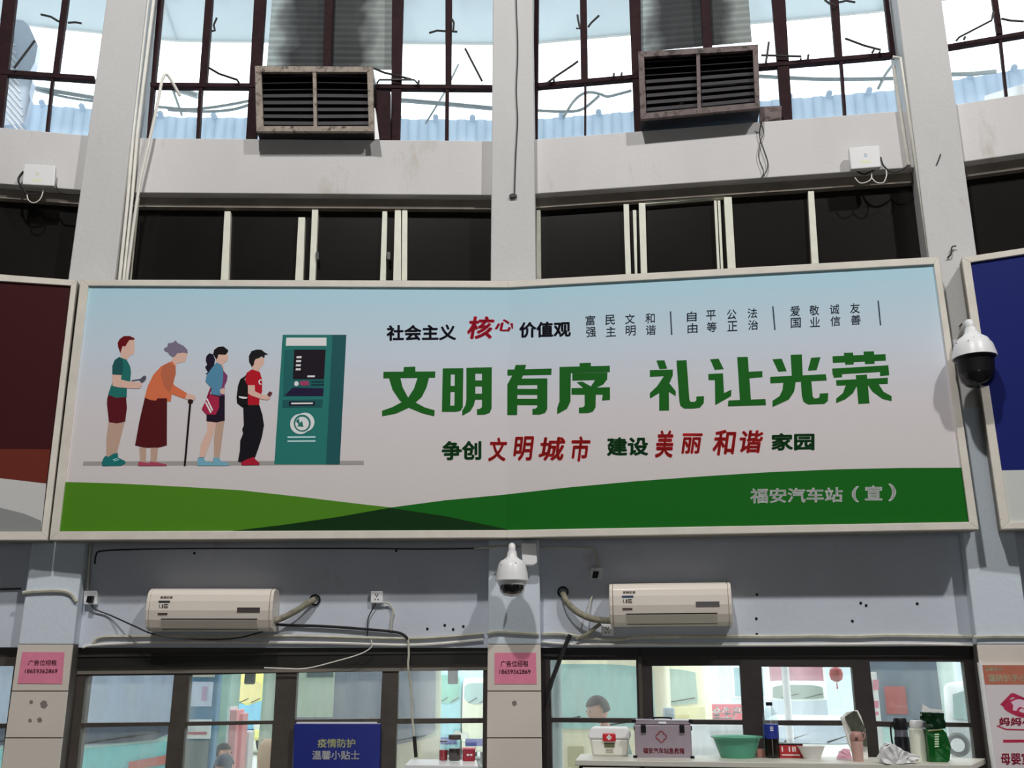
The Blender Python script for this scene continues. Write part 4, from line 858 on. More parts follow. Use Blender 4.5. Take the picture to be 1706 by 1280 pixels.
# old smudges on the tiles
for pl, x, y, r in (('p0', 73, 1174, 6), ('p0', 52, 1170, 3), ('p0', 66, 1200, 4), ('p0', 50, 1201, 3), ('p1', 857, 1172, 4)):
    o = MB().flat(pl, [(x+math.cos(a*.5)*r*(1+.2*math.sin(a*3)), y+math.sin(a*.5)*r*1.1) for a in [i*math.pi/5 for i in range(20)]], PF+.0052).build('smudge', pm('smudge_grey', 128, 120, 116, 0.8, gain=1.1), pillars[0] if pl == 'p0' else pillars[1])
strip = MB().px('b1', [(122, 1113), (822, 1105), (822, 1117), (122, 1124)], -.036, -.045).build('head_strip', pm('head_strip_grey', 112, 106, 98, .6, gain=1.2), rt1)
for pl, x, y, wn in (('b2', 1261, 991, 'right'), ('b2', 1260, 1031, 'right'), ('b2', 1261, 1057, 'right'), ('b2', 1434, 1005, 'right'), ('b2', 1443, 1009, 'right'), ('b2', 1420, 1035, 'right'), ('b2', 1528, 1006, 'right'), ('b1', 712, 1048, 'left'), ('b1', 755, 1049, 'left'), ('b1', 772, 1044, 'left'), ('b1', 741, 1042, 'left'), ('b1', 324, 922, 'left'), ('b1', 660, 918, 'left')):
    MB().lathe(hit(pl, x, y, 0), [(.001, -.001), (.009, -.001), (.008, .004), (.001, .005)], 8, nrm(pl)).build('anchor_hole', M_black, bpy.data.objects['wall_'+wn])
#PART2
# ------------------------------------------------------------------ cabinet and the things standing on it
FWD = Vector((0, CP, SP))
def ppm(p): return FPX/((Vector(p)-CAM).dot(FWD))
def hdir(p):                                                         # horizontal direction away from the viewer's side, of the bay
    return None
t2, n2 = T[2], nrm('b2'); t1, n1_ = T[1], nrm('b1')
ZC = zof('b2', 966, 1257, .06)
M_cab = pm('cabinet_grey', 176, 174, 164, 0.45, var=.05, vs=6); M_cabd = pm('cabinet_gap', 60, 58, 54, 0.7, gain=1.0)
fl_, fr_ = hitz(958, 1266.5, ZC), hitz(1619, 1275, ZC); bl2, br2 = hitz(967, 1256.5, ZC), loc3('b2', WB-.17, ZC, .03)
cb = thing('cabinet', 'long low grey steel cabinet under the right bay window', 'cabinet', ((fl_.x+fr_.x)/2, (fl_.y+fr_.y)/2+.2, 0))
MB().prism([fl_, fr_, br2, bl2], -UP*.03).build('top', M_cab, cb, bevel=.004)
u = (fr_-fl_).normalized(); nn = Vector((u.y, -u.x, 0)); Lc = (fr_-fl_).length
def cpt(a, z, d): return fl_ + u*a - nn*d + UP*(z-ZC)
MB().prism([cpt(.02, 0.02, .02), cpt(Lc-.02, 0.02, .02), cpt(Lc-.02, ZC-.035, .02), cpt(.02, ZC-.035, .02)], -nn*.26).build('carcass', M_cabd, cb)
nd = 6; wd = (Lc-.04)/nd
dz = [(ZC-.035-.03), .70, .05]
for i in range(nd):
    for z1, z0 in ((ZC-.038, .72), (.69, .06)):
        a0, a1 = .03+i*wd+.012, .03+(i+1)*wd-.012
        d = MB().prism([cpt(a0, z0, .0), cpt(a1, z0, .0), cpt(a1, z1, .0), cpt(a0, z1, .0)], -nn*.018).build('door', M_cab, cb, bevel=.003)
        hx = a1-.05; MB().prism([cpt(hx, z1-.25, -.015), cpt(hx+.015, z1-.25, -.015), cpt(hx+.015, z1-.13, -.015), cpt(hx, z1-.13, -.015)], -nn*.014).build('handle', M_chrome, d)

class Loc:                                                           # little local frame standing on a surface
    def __init__(s, px, py, z, t): s.o = hitz(px, py, z); s.k = ppm(s.o); s.t = t; s.n = Vector((t.y, -t.x, 0))
    def p(s, a, h, d=0.0): return s.o + s.t*a + UP*h + s.n*d
    def box(s, mb, a0, a1, h0, h1, d0, d1): return mb.prism([s.p(a0, h0, d1), s.p(a1, h0, d1), s.p(a1, h1, d1), s.p(a0, h1, d1)], -s.n*(d1-d0))
    def quad(s, a0, a1, h0, h1, d): return [s.p(a0, h1, d), s.p(a1, h1, d), s.p(a1, h0, d), s.p(a0, h0, d)]
# first aid box of white plastic
l = Loc(1017, 1259, ZC, t2); M_wp = pm('box_white_plastic', 206, 204, 190, 0.4); M_red = pm('glossy_red', 168, 22, 34, 0.35)
o = thing('first_aid_box', 'white plastic first aid box with red latch on the grey cabinet', 'box', l.o)
mb = MB(); a = .100
mb.prism([l.p(-a, .0, .07), l.p(a, .0, .07), l.p(a*1.14, .098, .078), l.p(-a*1.14, .098, .078)], -l.n*.15)
mb.build('body', M_wp, o, bevel=.012)
mb = MB(); mb.prism([l.p(-.122, .096, .082), l.p(.122, .096, .082), l.p(.122, .13, .082), l.p(.105, .16, .07), l.p(-.105, .16, .07), l.p(-.122, .13, .082)], -l.n*.16); mb.build('lid', M_white, o, bevel=.008)
mb = MB(); l.box(mb, -.038, .038, .083, .128, .075, .092); mb.build('latch', M_red, o, bevel=.006)
mb = MB(); l.box(mb, -.006, .006, .092, .12, .09, .0935); l.box(mb, -.014, .014, .1, .112, .09, .0935); mb.build('cross_mark', M_white, o)
mb = MB(); l.box(mb, -.03, .03, .05, .075, .07, .0775); mb.build('label', pm('label_olive', 96, 100, 66, 0.5, gain=1.1), o)
for i in range(2):
    mb = MB(); l.box(mb, -.022, .022, .022+i*.012, .029+i*.012, .07, .0755); mb.build('label_line', pm('label_line_grey', 150, 146, 130, .5), o)
# metal case
l = Loc(1106, 1262, ZC, t2); o = thing('first_aid_case', 'silver metal first aid case with red cross and lettering on the cabinet', 'case', l.o)
M_case = mat('brushed_aluminium', rgb(150, 138, 146, 1.3), 0.4, 0.35, var=.05, vs=20); w2 = 46.5/l.k; h2 = 60/l.k
mb = MB(); l.box(mb, -w2, w2, 0, h2*.86, -.07, .08); mb.build('body', M_case, o, bevel=.004)
mb = MB(); l.box(mb, -w2, w2, h2*.87, h2, -.07, .08); mb.build('lid', M_case, o, bevel=.004)
for sx in (-1, 1):
    for hh in (0, h2): mb = MB(); l.box(mb, sx*w2-.012, sx*w2+.012, hh-.002 if hh == 0 else hh-.016, hh+.014 if hh == 0 else hh+.003, .06, .084); mb.build('corner_cap', M_black, o, bevel=.003)
    mb = MB(); l.box(mb, sx*w2*.68-.014, sx*w2*.68+.014, h2*.66, h2*.86, .07, .092); mb.build('latch', M_black, o, bevel=.003)
    mb = MB(); l.box(mb, sx*w2-.004, sx*w2+.006, h2*.72, h2*.84, .03, .07); mb.build('side_clip', M_black, o)
for r in (0, 1): mb = MB(); l.box(mb, -w2, w2, (0, h2-.003)[r], (.004, h2+.001)[r], .078, .083); mb.build('edge_trim', M_chrome, o)
MB().tube(curve3([l.p(-.05, h2, 0), l.p(-.045, h2+.008, 0), l.p(.045, h2+.008, 0), l.p(.05, h2, 0)]), .005, 8).build('handle', M_black, o, smooth=True)
mb = MB(); l.box(mb, -.022, .022, h2*.9, h2*.95, .07, .084); mb.build('name_plate', M_chrome, o)
M_case_red = mat('case_crimson', rgb(140, 30, 50, 1.2), 0.5)
cy_ = h2*.56
for s_ in (1, -1):
    for q in ((.034, .020),):
        pass
rg = []
for i in range(48):
    a = 2*math.pi*i/48; r = .020+.010*abs(math.cos(2*a))**.8; rg.append(l.p(-.01+r*math.cos(a), cy_+r*math.sin(a), .082))
MB().tube(rg+[rg[0]], .0028, 6, cap=False).build('cross_emblem', M_case_red, o)
text('福安汽车站急救箱', None, 'b2', 0, M_case_red, o, 0.02, pt=l.quad(-w2*.72, w2*.73, h2*.12, h2*.27, .0822))
# green basin
l = Loc(1229, 1262.5, ZC, t2); M_basin = pm('green_plastic', 84, 160, 132, 0.35, gain=1.15)
o = thing('basin', 'round green plastic basin on the cabinet', 'basin', l.o)
R_ = 42/l.k; H_ = 33/l.k
MB().lathe(l.o, [(.001, .004), (R_*.62, .003), (R_*.66, .0), (R_*.76, H_*.35), (R_*.9, H_*.9), (R_*1.0, H_*.97), (R_*1.04, H_), (R_*1.03, H_*1.02), (R_*.95, H_*.98), (R_*.86, H_*.9), (R_*.72, H_*.35), (R_*.62, .012), (.001, .012)], 40, caps=False).build('bowl', M_basin, o, smooth=True)
MB().lathe(l.o, [(R_*.66, -.0), (R_*.66, .006), (R_*.6, .006), (R_*.6, .0)], 32).build('foot_ring', M_basin, o, smooth=True)
# cola bottle
l = Loc(1287.5, 1263, ZC, t2); o = thing('drink_bottle', 'tall dark drink bottle with blue label right of the basin', 'bottle', l.o); h = 88/l.k; r = 12.5/l.k
M_clear = glassmat('clear_plastic', (0.93, 0.96, 0.97, 1), .12, (.8, .82, .85, 1), .08)
M_cola = mat('cola_dark', (0.012, 0.008, 0.006, 1), .15); M_lblue = mat('label_blue', rgb(30, 44, 130, 1.3), .4)
MB().lathe(l.o, [(r*.8, 0), (r, .01), (r, h*.33), (r*.97, h*.36)], 24).build('liquid', M_cola, o, smooth=True)
MB().lathe(l.o, [(r*1.02, h*.345), (r*1.03, h*.35), (r*1.03, h*.6), (r*1.02, h*.605)], 24).build('label', M_lblue, o, smooth=True)
MB().lathe(l.o, [(r, h*.6), (r*1.0, h*.7), (r*.85, h*.79), (r*.5, h*.9), (r*.36, h*.94)], 24, caps=False).build('bottle_shell', M_clear, o, smooth=True)
MB().lathe(l.o, [(r*.4, h*.94), (r*.44, h*.945), (r*.44, h), (r*.38, h*1.005)], 20).build('cap', mat('cap_navy', rgb(18, 24, 40), .4), o, smooth=True)
for i in range(3): MB().prism(l.quad(-.008, .010, h*(.55-.03*i), h*(.565-.03*i), r*1.05), l.n*.001).build('label_mark', M_white, o)
# cartons and bowl
l = Loc(1270, 1262, ZC, t2); o = thing('carton', 'small pinkish carton between the basin and the drink bottle', 'carton', l.o)
mb = MB(); l.box(mb, -.03, .03, 0, .045, -.03, .03); mb.build('box', pm('carton_pink', 176, 120, 110, .6), o, bevel=.003)
l = Loc(1320, 1263, ZC, t2); o = thing('red_carton', 'flat red carton with dark edge right of the drink bottle', 'carton', l.o)
mb = MB(); l.box(mb, -.075, .06, 0, .072, -.04, .03); mb.build('box', pm('carton_red', 150, 30, 34, .5), o, bevel=.003)
mb = MB(); l.box(mb, -.076, .061, .072, .078, -.042, .032); mb.build('lid_edge', M_black, o)
for a in (-.06, -.02, .0, .012): mb = MB(); l.box(mb, a, a+.008, .035, .062, .03, .0315); mb.build('print_mark', pm('print_pale', 200, 190, 186, .5), o)
mb = MB(); l.box(mb, -.06, .04, .014, .02, .03, .0315); mb.build('print_mark', MT['print_pale'], o)
l = Loc(1353, 1264.5, ZC, t2); o = thing('bowl', 'shallow white bowl right of the red carton', 'bowl', l.o); R_ = 22/l.k
MB().lathe(l.o, [(R_*.6, 0), (R_*.62, .003), (R_, .066), (R_*1.04, .07), (R_*.97, .068), (R_*.6, .01), (.001, .008)], 32, caps=False).build('bowl_shell', pm('bowl_white', 220, 208, 200, .35), o, smooth=True)
MB().lathe(l.o, [(R_*.6, -.0), (R_*.6, .004)], 28).build('foot', MT['bowl_white'], o)
# crumpled packets
def crumple(mb_pts, depth, seedv, l, m, name, parent, amp=.008):
    rnd = random.Random(seedv); bm = bmesh.new()
    vs = [bm.verts.new(p) for p in mb_pts]; f = bm.faces.new(vs)
    r = bmesh.ops.extrude_face_region(bm, geom=[f]); ev = [v for v in r['geom'] if isinstance(v, bmesh.types.BMVert)]
    for v in ev: v.co += -l.n*depth
    bmesh.ops.triangulate(bm, faces=bm.faces[:]); bmesh.ops.subdivide_edges(bm, edges=bm.edges[:], cuts=2, use_grid_fill=True)
    zmin = l.o.z
    for v in bm.verts:
        v.co += Vector((rnd.uniform(-amp, amp), rnd.uniform(-amp, amp), rnd.uniform(-amp, amp)*.6)); v.co.z = max(v.co.z, zmin)
    bmesh.ops.recalc_face_normals(bm, faces=bm.faces[:]); me = bpy.data.meshes.new(name); bm.to_mesh(me); bm.free(); return link(name, me, m, parent)
def pxl(l, pts, d=0.0):                                              # photo pixels on the upright plane through the foot of l
    out = []
    for x, y in pts:
        r = ray(x, y); s = ((l.o+l.n*d)-CAM).dot(l.n)/r.dot(l.n); out.append(CAM+r*s)
    return out
l = Loc(1425, 1265, ZC, t2); o = thing('paper_packet', 'open white paper packet with dark green top leaning on the window post', 'packet', l.o)
crumple(pxl(l, [(1402, 1196), (1412, 1187), (1430, 1184), (1442, 1215), (1446, 1265), (1424, 1265), (1414, 1238)], -.02), .03, 3, l, pm('packet_white', 205, 205, 192, .5), 'bag', o, .003)
crumple(pxl(l, [(1408, 1195), (1422, 1185), (1427, 1186), (1441, 1212), (1445, 1245), (1425, 1240), (1418, 1215)], .0), .016, 4, l, pm('packet_dark_green', 74, 78, 64, .35, gain=1.0), 'front_panel', o, .002)
l = Loc(1406, 1266, ZC, t2); o = tag(crumple(pxl(l, [(1394, 1265), (1399, 1253), (1406, 1248), (1416, 1249), (1420, 1265)]), .03, 5, l, pm('wrap_pink', 216, 150, 168, .4), 'wrapped_snack', None, .003), 'small pink and white wrapped snack left of the pink tumbler', 'snack')
l = Loc(1430, 1269, ZC, t2); o = thing('tumbler', 'dusty pink lidded tumbler on the cabinet', 'tumbler', l.o); h = 47/l.k; r = 10/l.k; M_tp = pm('tumbler_pink', 190, 152, 142, .4, gain=1.15)
MB().lathe(l.o, [(r*.82, 0), (r*.85, .004), (r, h*.55), (r*1.0, h*.68), (r*.96, h*.69)], 28).build('body', M_tp, o, smooth=True)
MB().lathe(l.o, [(r*1.03, h*.70), (r*1.05, h*.72), (r*1.02, h*.88), (r*.8, h*.98), (r*.6, h)], 28).build('lid', pm('tumbler_lid', 172, 128, 118, .4, gain=1.15), o, smooth=True)
MB().tube(curve3([l.p(r*.9, h*.92, 0), l.p(r*1.3, h*.96, .0), l.p(r*1.35, h*.8, 0), l.p(r*1.0, h*.74, 0)]), .004, 8).build('loop', MT['tumbler_lid'], o, smooth=True)
mb = MB(); l.box(mb, -r*.35, r*.1, h*.72, h*.82, r*.9, r*1.12); mb.build('button', mat('button_brown', rgb(90, 60, 54), .4), o, bevel=.002)
l = Loc(1500, 1273.5, ZC, t2); o = tag(crumple(pxl(l, [(1466, 1270), (1470, 1250), (1477, 1239), (1488, 1240), (1500, 1247), (1508, 1252), (1520, 1258), (1534, 1261), (1530, 1268), (1510, 1272), (1492, 1274), (1478, 1273)], 0), .07, 8, l, pm('thin_bag_white', 214, 206, 212, .3), 'plastic_bag', None, .006), 'crumpled thin white plastic bag at the cabinet edge', 'bag')
l = Loc(1506, 1266, ZC, t2); o = thing('thermos', 'black thermos bottle behind the crumpled bag', 'thermos', l.o); h = 66/l.k; r = 12/l.k; M_tb = mat('thermos_navy', rgb(16, 18, 26), .35)
MB().lathe(l.o, [(r, 0), (r*1.02, .01), (r, h*.52), (r*.95, h*.55)], 24).build('body', M_tb, o, smooth=True)
MB().lathe(l.o, [(r*.9, h*.55), (r*.88, h*.7), (r*.86, h*.72)], 24).build('neck', mat('smoky_grey', rgb(96, 98, 108), .2), o, smooth=True)
MB().lathe(l.o, [(r*.92, h*.72), (r*.95, h*.76), (r*.9, h*.96), (r*.75, h)], 24).build('cap', M_black, o, smooth=True)
MB().tube(curve3([l.p(-r*.8, h*.9, .0), l.p(-r*1.3, h*.8, .0), l.p(-r*1.35, h*.45, 0), l.p(-r*1.1, h*.2, 0)]), .005, 8).build('strap', M_black, o, smooth=True)
l = Loc(1533, 1268, ZC, t2); o = thing('white_flask', 'tall white flask between thermos and green tea bag', 'flask', l.o); h = 64/l.k; r = 13/l.k
MB().lathe(l.o, [(r, 0), (r*1.02, .005), (r, h*.78), (r*.85, h*.8)], 24).build('body', pm('flask_white', 196, 198, 184, .35), o, smooth=True)
MB().lathe(l.o, [(r*.8, h*.8), (r*.84, h*.81), (r*.84, h*.95), (r*.7, h)], 24).build('cap', M_white, o, smooth=True)
l = Loc(1562, 1270, ZC, t2); o = thing('tea_bag_pouch', 'glossy green foil tea pouch at the right end of the cabinet', 'pouch', l.o)
M_foil = mat('green_foil', rgb(18, 92, 34, 1.1), .22, .3, bump=.4, bs=14); M_foild = mat('dark_green_foil', rgb(14, 50, 24), .22, .3)
crumple(pxl(l, [(1549, 1270), (1546, 1240), (1544, 1215), (1543, 1218), (1572, 1216), (1579, 1226), (1584, 1245), (1583, 1264), (1579, 1270)], .02), .07, 11, l, M_foil, 'pouch_body', o, .003)
crumple(pxl(l, [(1545, 1217), (1543, 1203), (1536, 1200), (1535, 1187), (1556, 1188), (1572, 1189), (1576, 1214)], .02), .03, 12, l, M_foild, 'pouch_top', o, .003)
crumple(pxl(l, [(1536, 1186), (1537, 1174), (1550, 1181), (1572, 1184), (1572, 1188)], .01), .01, 13, l, pm('flap_white', 210, 214, 206, .4), 'flap', o, .001)
MB().prism(pxl(l, [(1546, 1217.5), (1570, 1215), (1570, 1217), (1546, 1219.5)], .026), -l.n*.002).build('gold_band', mat('gold_band', rgb(150, 150, 80), .3, .4), o)
for i in range(6): MB().prism(pxl(l, [(1557, 1223+i*4), (1564, 1222.6+i*4), (1564.5, 1225+i*4), (1557.5, 1225.4+i*4)], .026), -l.n*.002).build('pouch_mark', pm('pouch_pale', 170, 200, 160, .5), o)
# ------------------------------------------------------------------ little white table at the left bay with tea things
ZS2 = zof('b1', 684, 1265.5, .05)
q = [hitz(674, 1274.5, ZS2), hitz(797, 1276.5, ZS2), hitz(794, 1266.5, ZS2), hitz(684, 1265, ZS2)]
tb = thing('side_table', 'small white table in front of the fourth left bay window', 'table', ((q[0].x+q[1].x)/2, (q[0].y+q[2].y)/2, 0))
M_tbl = pm('table_white', 226, 224, 216, .35)
MB().prism(q, -UP*.03).build('table_top', M_tbl, tb, bevel=.004)
cq = sum(q, Vector())/4
for p in q:
    a = p.lerp(cq, .12); MB().tube([Vector((a.x, a.y, ZS2-.03)), Vector((a.x, a.y, 0))], .014, 8).build('leg', M_tbl, tb, smooth=True)
M_glas = glassmat('jug_glass', (0.95, 0.97, 0.96, 1), .02, (.9, .9, .9, 1), .06)
l = Loc(757, 1270, ZS2, t1); o = thing('glass_jug', 'glass jug of dark tea with brown lid on the white table', 'jug', l.o); h = 43/l.k; r = 10/l.k
MB().lathe(l.o, [(r*.9, 0), (r, .006), (r, h*.62), (r*.92, h*.78), (r*1.0, h*.84)], 24, caps=False).build('glass_body', M_glas, o, smooth=True)
MB().lathe(l.o, [(r*.85, .008), (r*.93, .014), (r*.93, h*.5)], 24).build('tea', mat('dark_tea', (0.02, .004, .004, 1), .2), o, smooth=True)
MB().lathe(l.o, [(r*.9, h*.82), (r*1.05, h*.86), (r*1.05, h*.98), (r*.95, h)], 24).build('lid', mat('lid_brown', rgb(84, 74, 68), .5), o, smooth=True)
MB().tube(curve3([l.p(r*.95, h*.75, 0), l.p(r*1.8, h*.72, 0), l.p(r*1.9, h*.5, 0), l.p(r*1.0, h*.22, 0)]), .004, 8).build('handle', M_glas, o, smooth=True)
l = Loc(738.5, 1269, ZS2, t1); o = thing('glass_cup', 'glass jar with red content left of the jug', 'cup', l.o); h = 33/l.k; r = 7.5/l.k
MB().lathe(l.o, [(r*.95, 0), (r, .006), (r, h*.85), (r*.8, h*.95)], 20, caps=False).build('glass_body', M_glas, o, smooth=True)
MB().lathe(l.o, [(r*.9, .006), (r*.93, h*.55)], 20).build('content', mat('content_red', rgb(150, 24, 44, 1.2), .4), o, smooth=True)
MB().lathe(l.o, [(r*.84, h*.93), (r*.86, h*1.0)], 20).build('lid', M_chrome, o, smooth=True)
l = Loc(781, 1268, ZS2, t1); o = thing('red_container', 'square red plastic container right of the jug', 'container', l.o)
mb = MB(); l.box(mb, -.036, .036, 0, .066, -.03, .03); mb.build('body', MT['content_red'], o, bevel=.005)
mb = MB(); l.box(mb, -.039, .039, .064, .074, -.033, .033); mb.build('lid', pm('lid_pink', 196, 90, 110, .4), o, bevel=.003)
for a in (-.012, .008): mb = MB(); l.box(mb, a, a+.014, .03, .04, .03, .0312); mb.build('label_mark', M_white, o)

# ------------------------------------------------------------------ outside: canopy, parapet, roof edge, cables
M_slab = pm('concrete_slab', 190, 190, 184, .85, gain=1.1)
def transl(name, col, f=.55):
    m = bpy.data.materials.new(name); m.use_nodes = True; nt = m.node_tree; N = nt.nodes; N.remove(N['Principled BSDF'])
    d = N.new('ShaderNodeBsdfDiffuse'); t = N.new('ShaderNodeBsdfTranslucent'); x = N.new('ShaderNodeMixShader'); x.inputs[0].default_value = f
    d.inputs[0].default_value = col; t.inputs[0].default_value = col
    nt.links.new(d.outputs[0], x.inputs[1]); nt.links.new(t.outputs[0], x.inputs[2]); nt.links.new(x.outputs[0], N['Material Output'].inputs[0]); return m
M_eave = transl('translucent_eave_sheet', (.66, .71, .73, 1), .75)
M_bluesh = transl('blue_roof_sheet', (.68, .75, .82, 1), .7)
eref = {0: (80, 54), 1: (560, 70), 2: (1150, 48), 3: (1690, -30)}
zE = zof('b1', 600, 70, -1.25); zPp = zof('b1', 540, 198, -1.5)
for k in range(4):
    pl = 'b%d' % k
    rt = tstruct('outer_canopy', loc3(pl, WB/2, 4.6, -.9)); MB().uz(pl, -.05, WB+.05, 4.62, 4.75, -.16, -1.6).build('canopy_slab', M_slab, rt)
    ev = thing('roof_eave', ['translucent roof eave beyond the far left upper window', 'translucent roof eave beyond the upper window left of centre', 'translucent roof eave beyond the upper window right of centre', 'translucent roof eave beyond the far right upper window'][k], 'roof', loc3(pl, WB/2, zE, -.8))
    MB().prism([loc3(pl, -.0165, zE, -.2), loc3(pl, WB+.0165, zE, -.2), loc3(pl, WB+.103, zE, -1.25), loc3(pl, -.103, zE, -1.25)], UP*.03).build('eave_sheet', M_eave, ev)
    MB().uz(pl, -.103, WB+.103, zE-.0, zE+.05, -1.25, -1.28).build('eave_edge', M_white, ev)
    pa = thing('blue_parapet', ['pale blue sheet parapet beyond the far left upper window', 'pale blue sheet parapet beyond the upper window left of centre', 'pale blue sheet parapet beyond the upper window right of centre', 'pale blue sheet parapet beyond the far right upper window'][k], 'parapet', loc3(pl, WB/2, 4.75, -1.5))
    mb = MB(); nr = 36
    for i in range(nr):
        u0 = -.1235+(WB+.247)*i/nr; u1 = -.1235+(WB+.247)*(i+1)/nr; d = .012*(i % 2)
        mb.uz(pl, u0, u1, 4.751, zPp, -1.5+d, -1.52)
    mb.build('corrugated_sheet', M_bluesh, pa)
    cap = None; nc = 9
    for i in range(nc):
        uu = .05+(WB+.1)*(i+.5)/nc; c = loc3(pl, uu, zPp, -1.5)
        if cap is None:
            cap = MB().lathe((0, 0, 0), [(.022, -.05), (.026, -.04), (.026, .05), (.022, .06)], 12, nrm(pl)).build('ridge_cap', M_bluesh, None, smooth=True); cap.parent = pa
            cap.location = c-Vector(pa.location)
        else:
            c2_ = cap.copy(); COL.objects.link(c2_); c2_.parent = pa; c2_.location = c-Vector(pa.location)
M_ocab = pm('outside_cable', 176, 182, 180, .6, gain=1.3)
for pl, pts, r, lb in (('b0', [(-60, 120), (0, 137), (80, 150), (157, 163)], .02, 'thick grey cable outside the far left window'), ('b0', [(60, 150), (110, 162), (157, 169)], .012, 'thin grey cable outside the far left window'),
   ('b1', [(262, 178), (310, 182), (345, 180), (385, 174), (415, 168)], .014, 'upper sagging cable outside left of the left cooler'), ('b1', [(280, 183), (340, 186), (385, 183), (415, 175)], .014, 'lower sagging cable outside left of the left cooler'),
   ('b1', [(290, 148), (310, 153), (330, 160)], .03, 'short grey tube outside the window bar left of the left cooler'), ('b1', [(288, 150), (296, 172), (303, 192)], .012, 'slanted stay wire outside left of the left cooler'),
   ('b1', [(668, 167), (740, 173), (825, 181)], .022, 'thick grey cable outside right of the left cooler'), ('b1', [(764, 107), (740, 155), (709, 206)], .010, 'slanted wire outside right of the left cooler'),
   ('b2', [(938, 197), (955, 170), (970, 157), (985, 154), (1000, 157), (1012, 161), (1030, 157), (1052, 151)], .014, 'wavy cable outside right of the centre pillar'), ('b2', [(893, 184), (940, 186), (970, 182), (998, 160)], .014, 'lower looping cable outside right of the centre pillar'),
   ('b2', [(1262, 127), (1370, 132), (1490, 131)], .018, 'level cable outside right of the right cooler'), ('b2', [(1463, 148), (1475, 125), (1489, 106)], .014, 'slanted pipe outside near the right pillar'), ('b3', [(1585, 124), (1620, 123), (1660, 119)], .02, 'grey rail outside the far right window')):
    cable('outside_cable', pl, [(x, y, -1.35) for x, y in pts], r, M_ocab, tg=(lb, 'cable'))
rw = thing('ribbed_gable', 'slanting ribbed roof edge outside the far left upper window', 'roof', hit('b0', 30, 200, -1.2))
MB().px('b0', [(28, 24), (49, 44), (63, 75), (58, 104), (47, 124), (54, 134), (49, 155), (51, 165), (40, 206), (-60, 213), (-60, 20)], -1.2, -1.3).build('gable_sheet', pm('ribbed_gable_paint', 196, 204, 216, .6, gain=1.2), rw)
for i in range(14):
    x0, y0 = 8+i*1.5-18, 20+i*13; MB().px('b0', [(x0, y0+6), (x0+2.5, y0+5), (x0+34, y0+42), (x0+31.5, y0+43)], -1.19, -1.2).build('rib', M_white, rw)
rail3 = MB().px('b3', [(1640, 160), (1706, 139), (1760, 130), (1760, 175), (1640, 175)], -1.3, -1.34).build('pale_awning', M_white); tag(rail3, 'pale awning edge outside the far right upper window', 'awning')

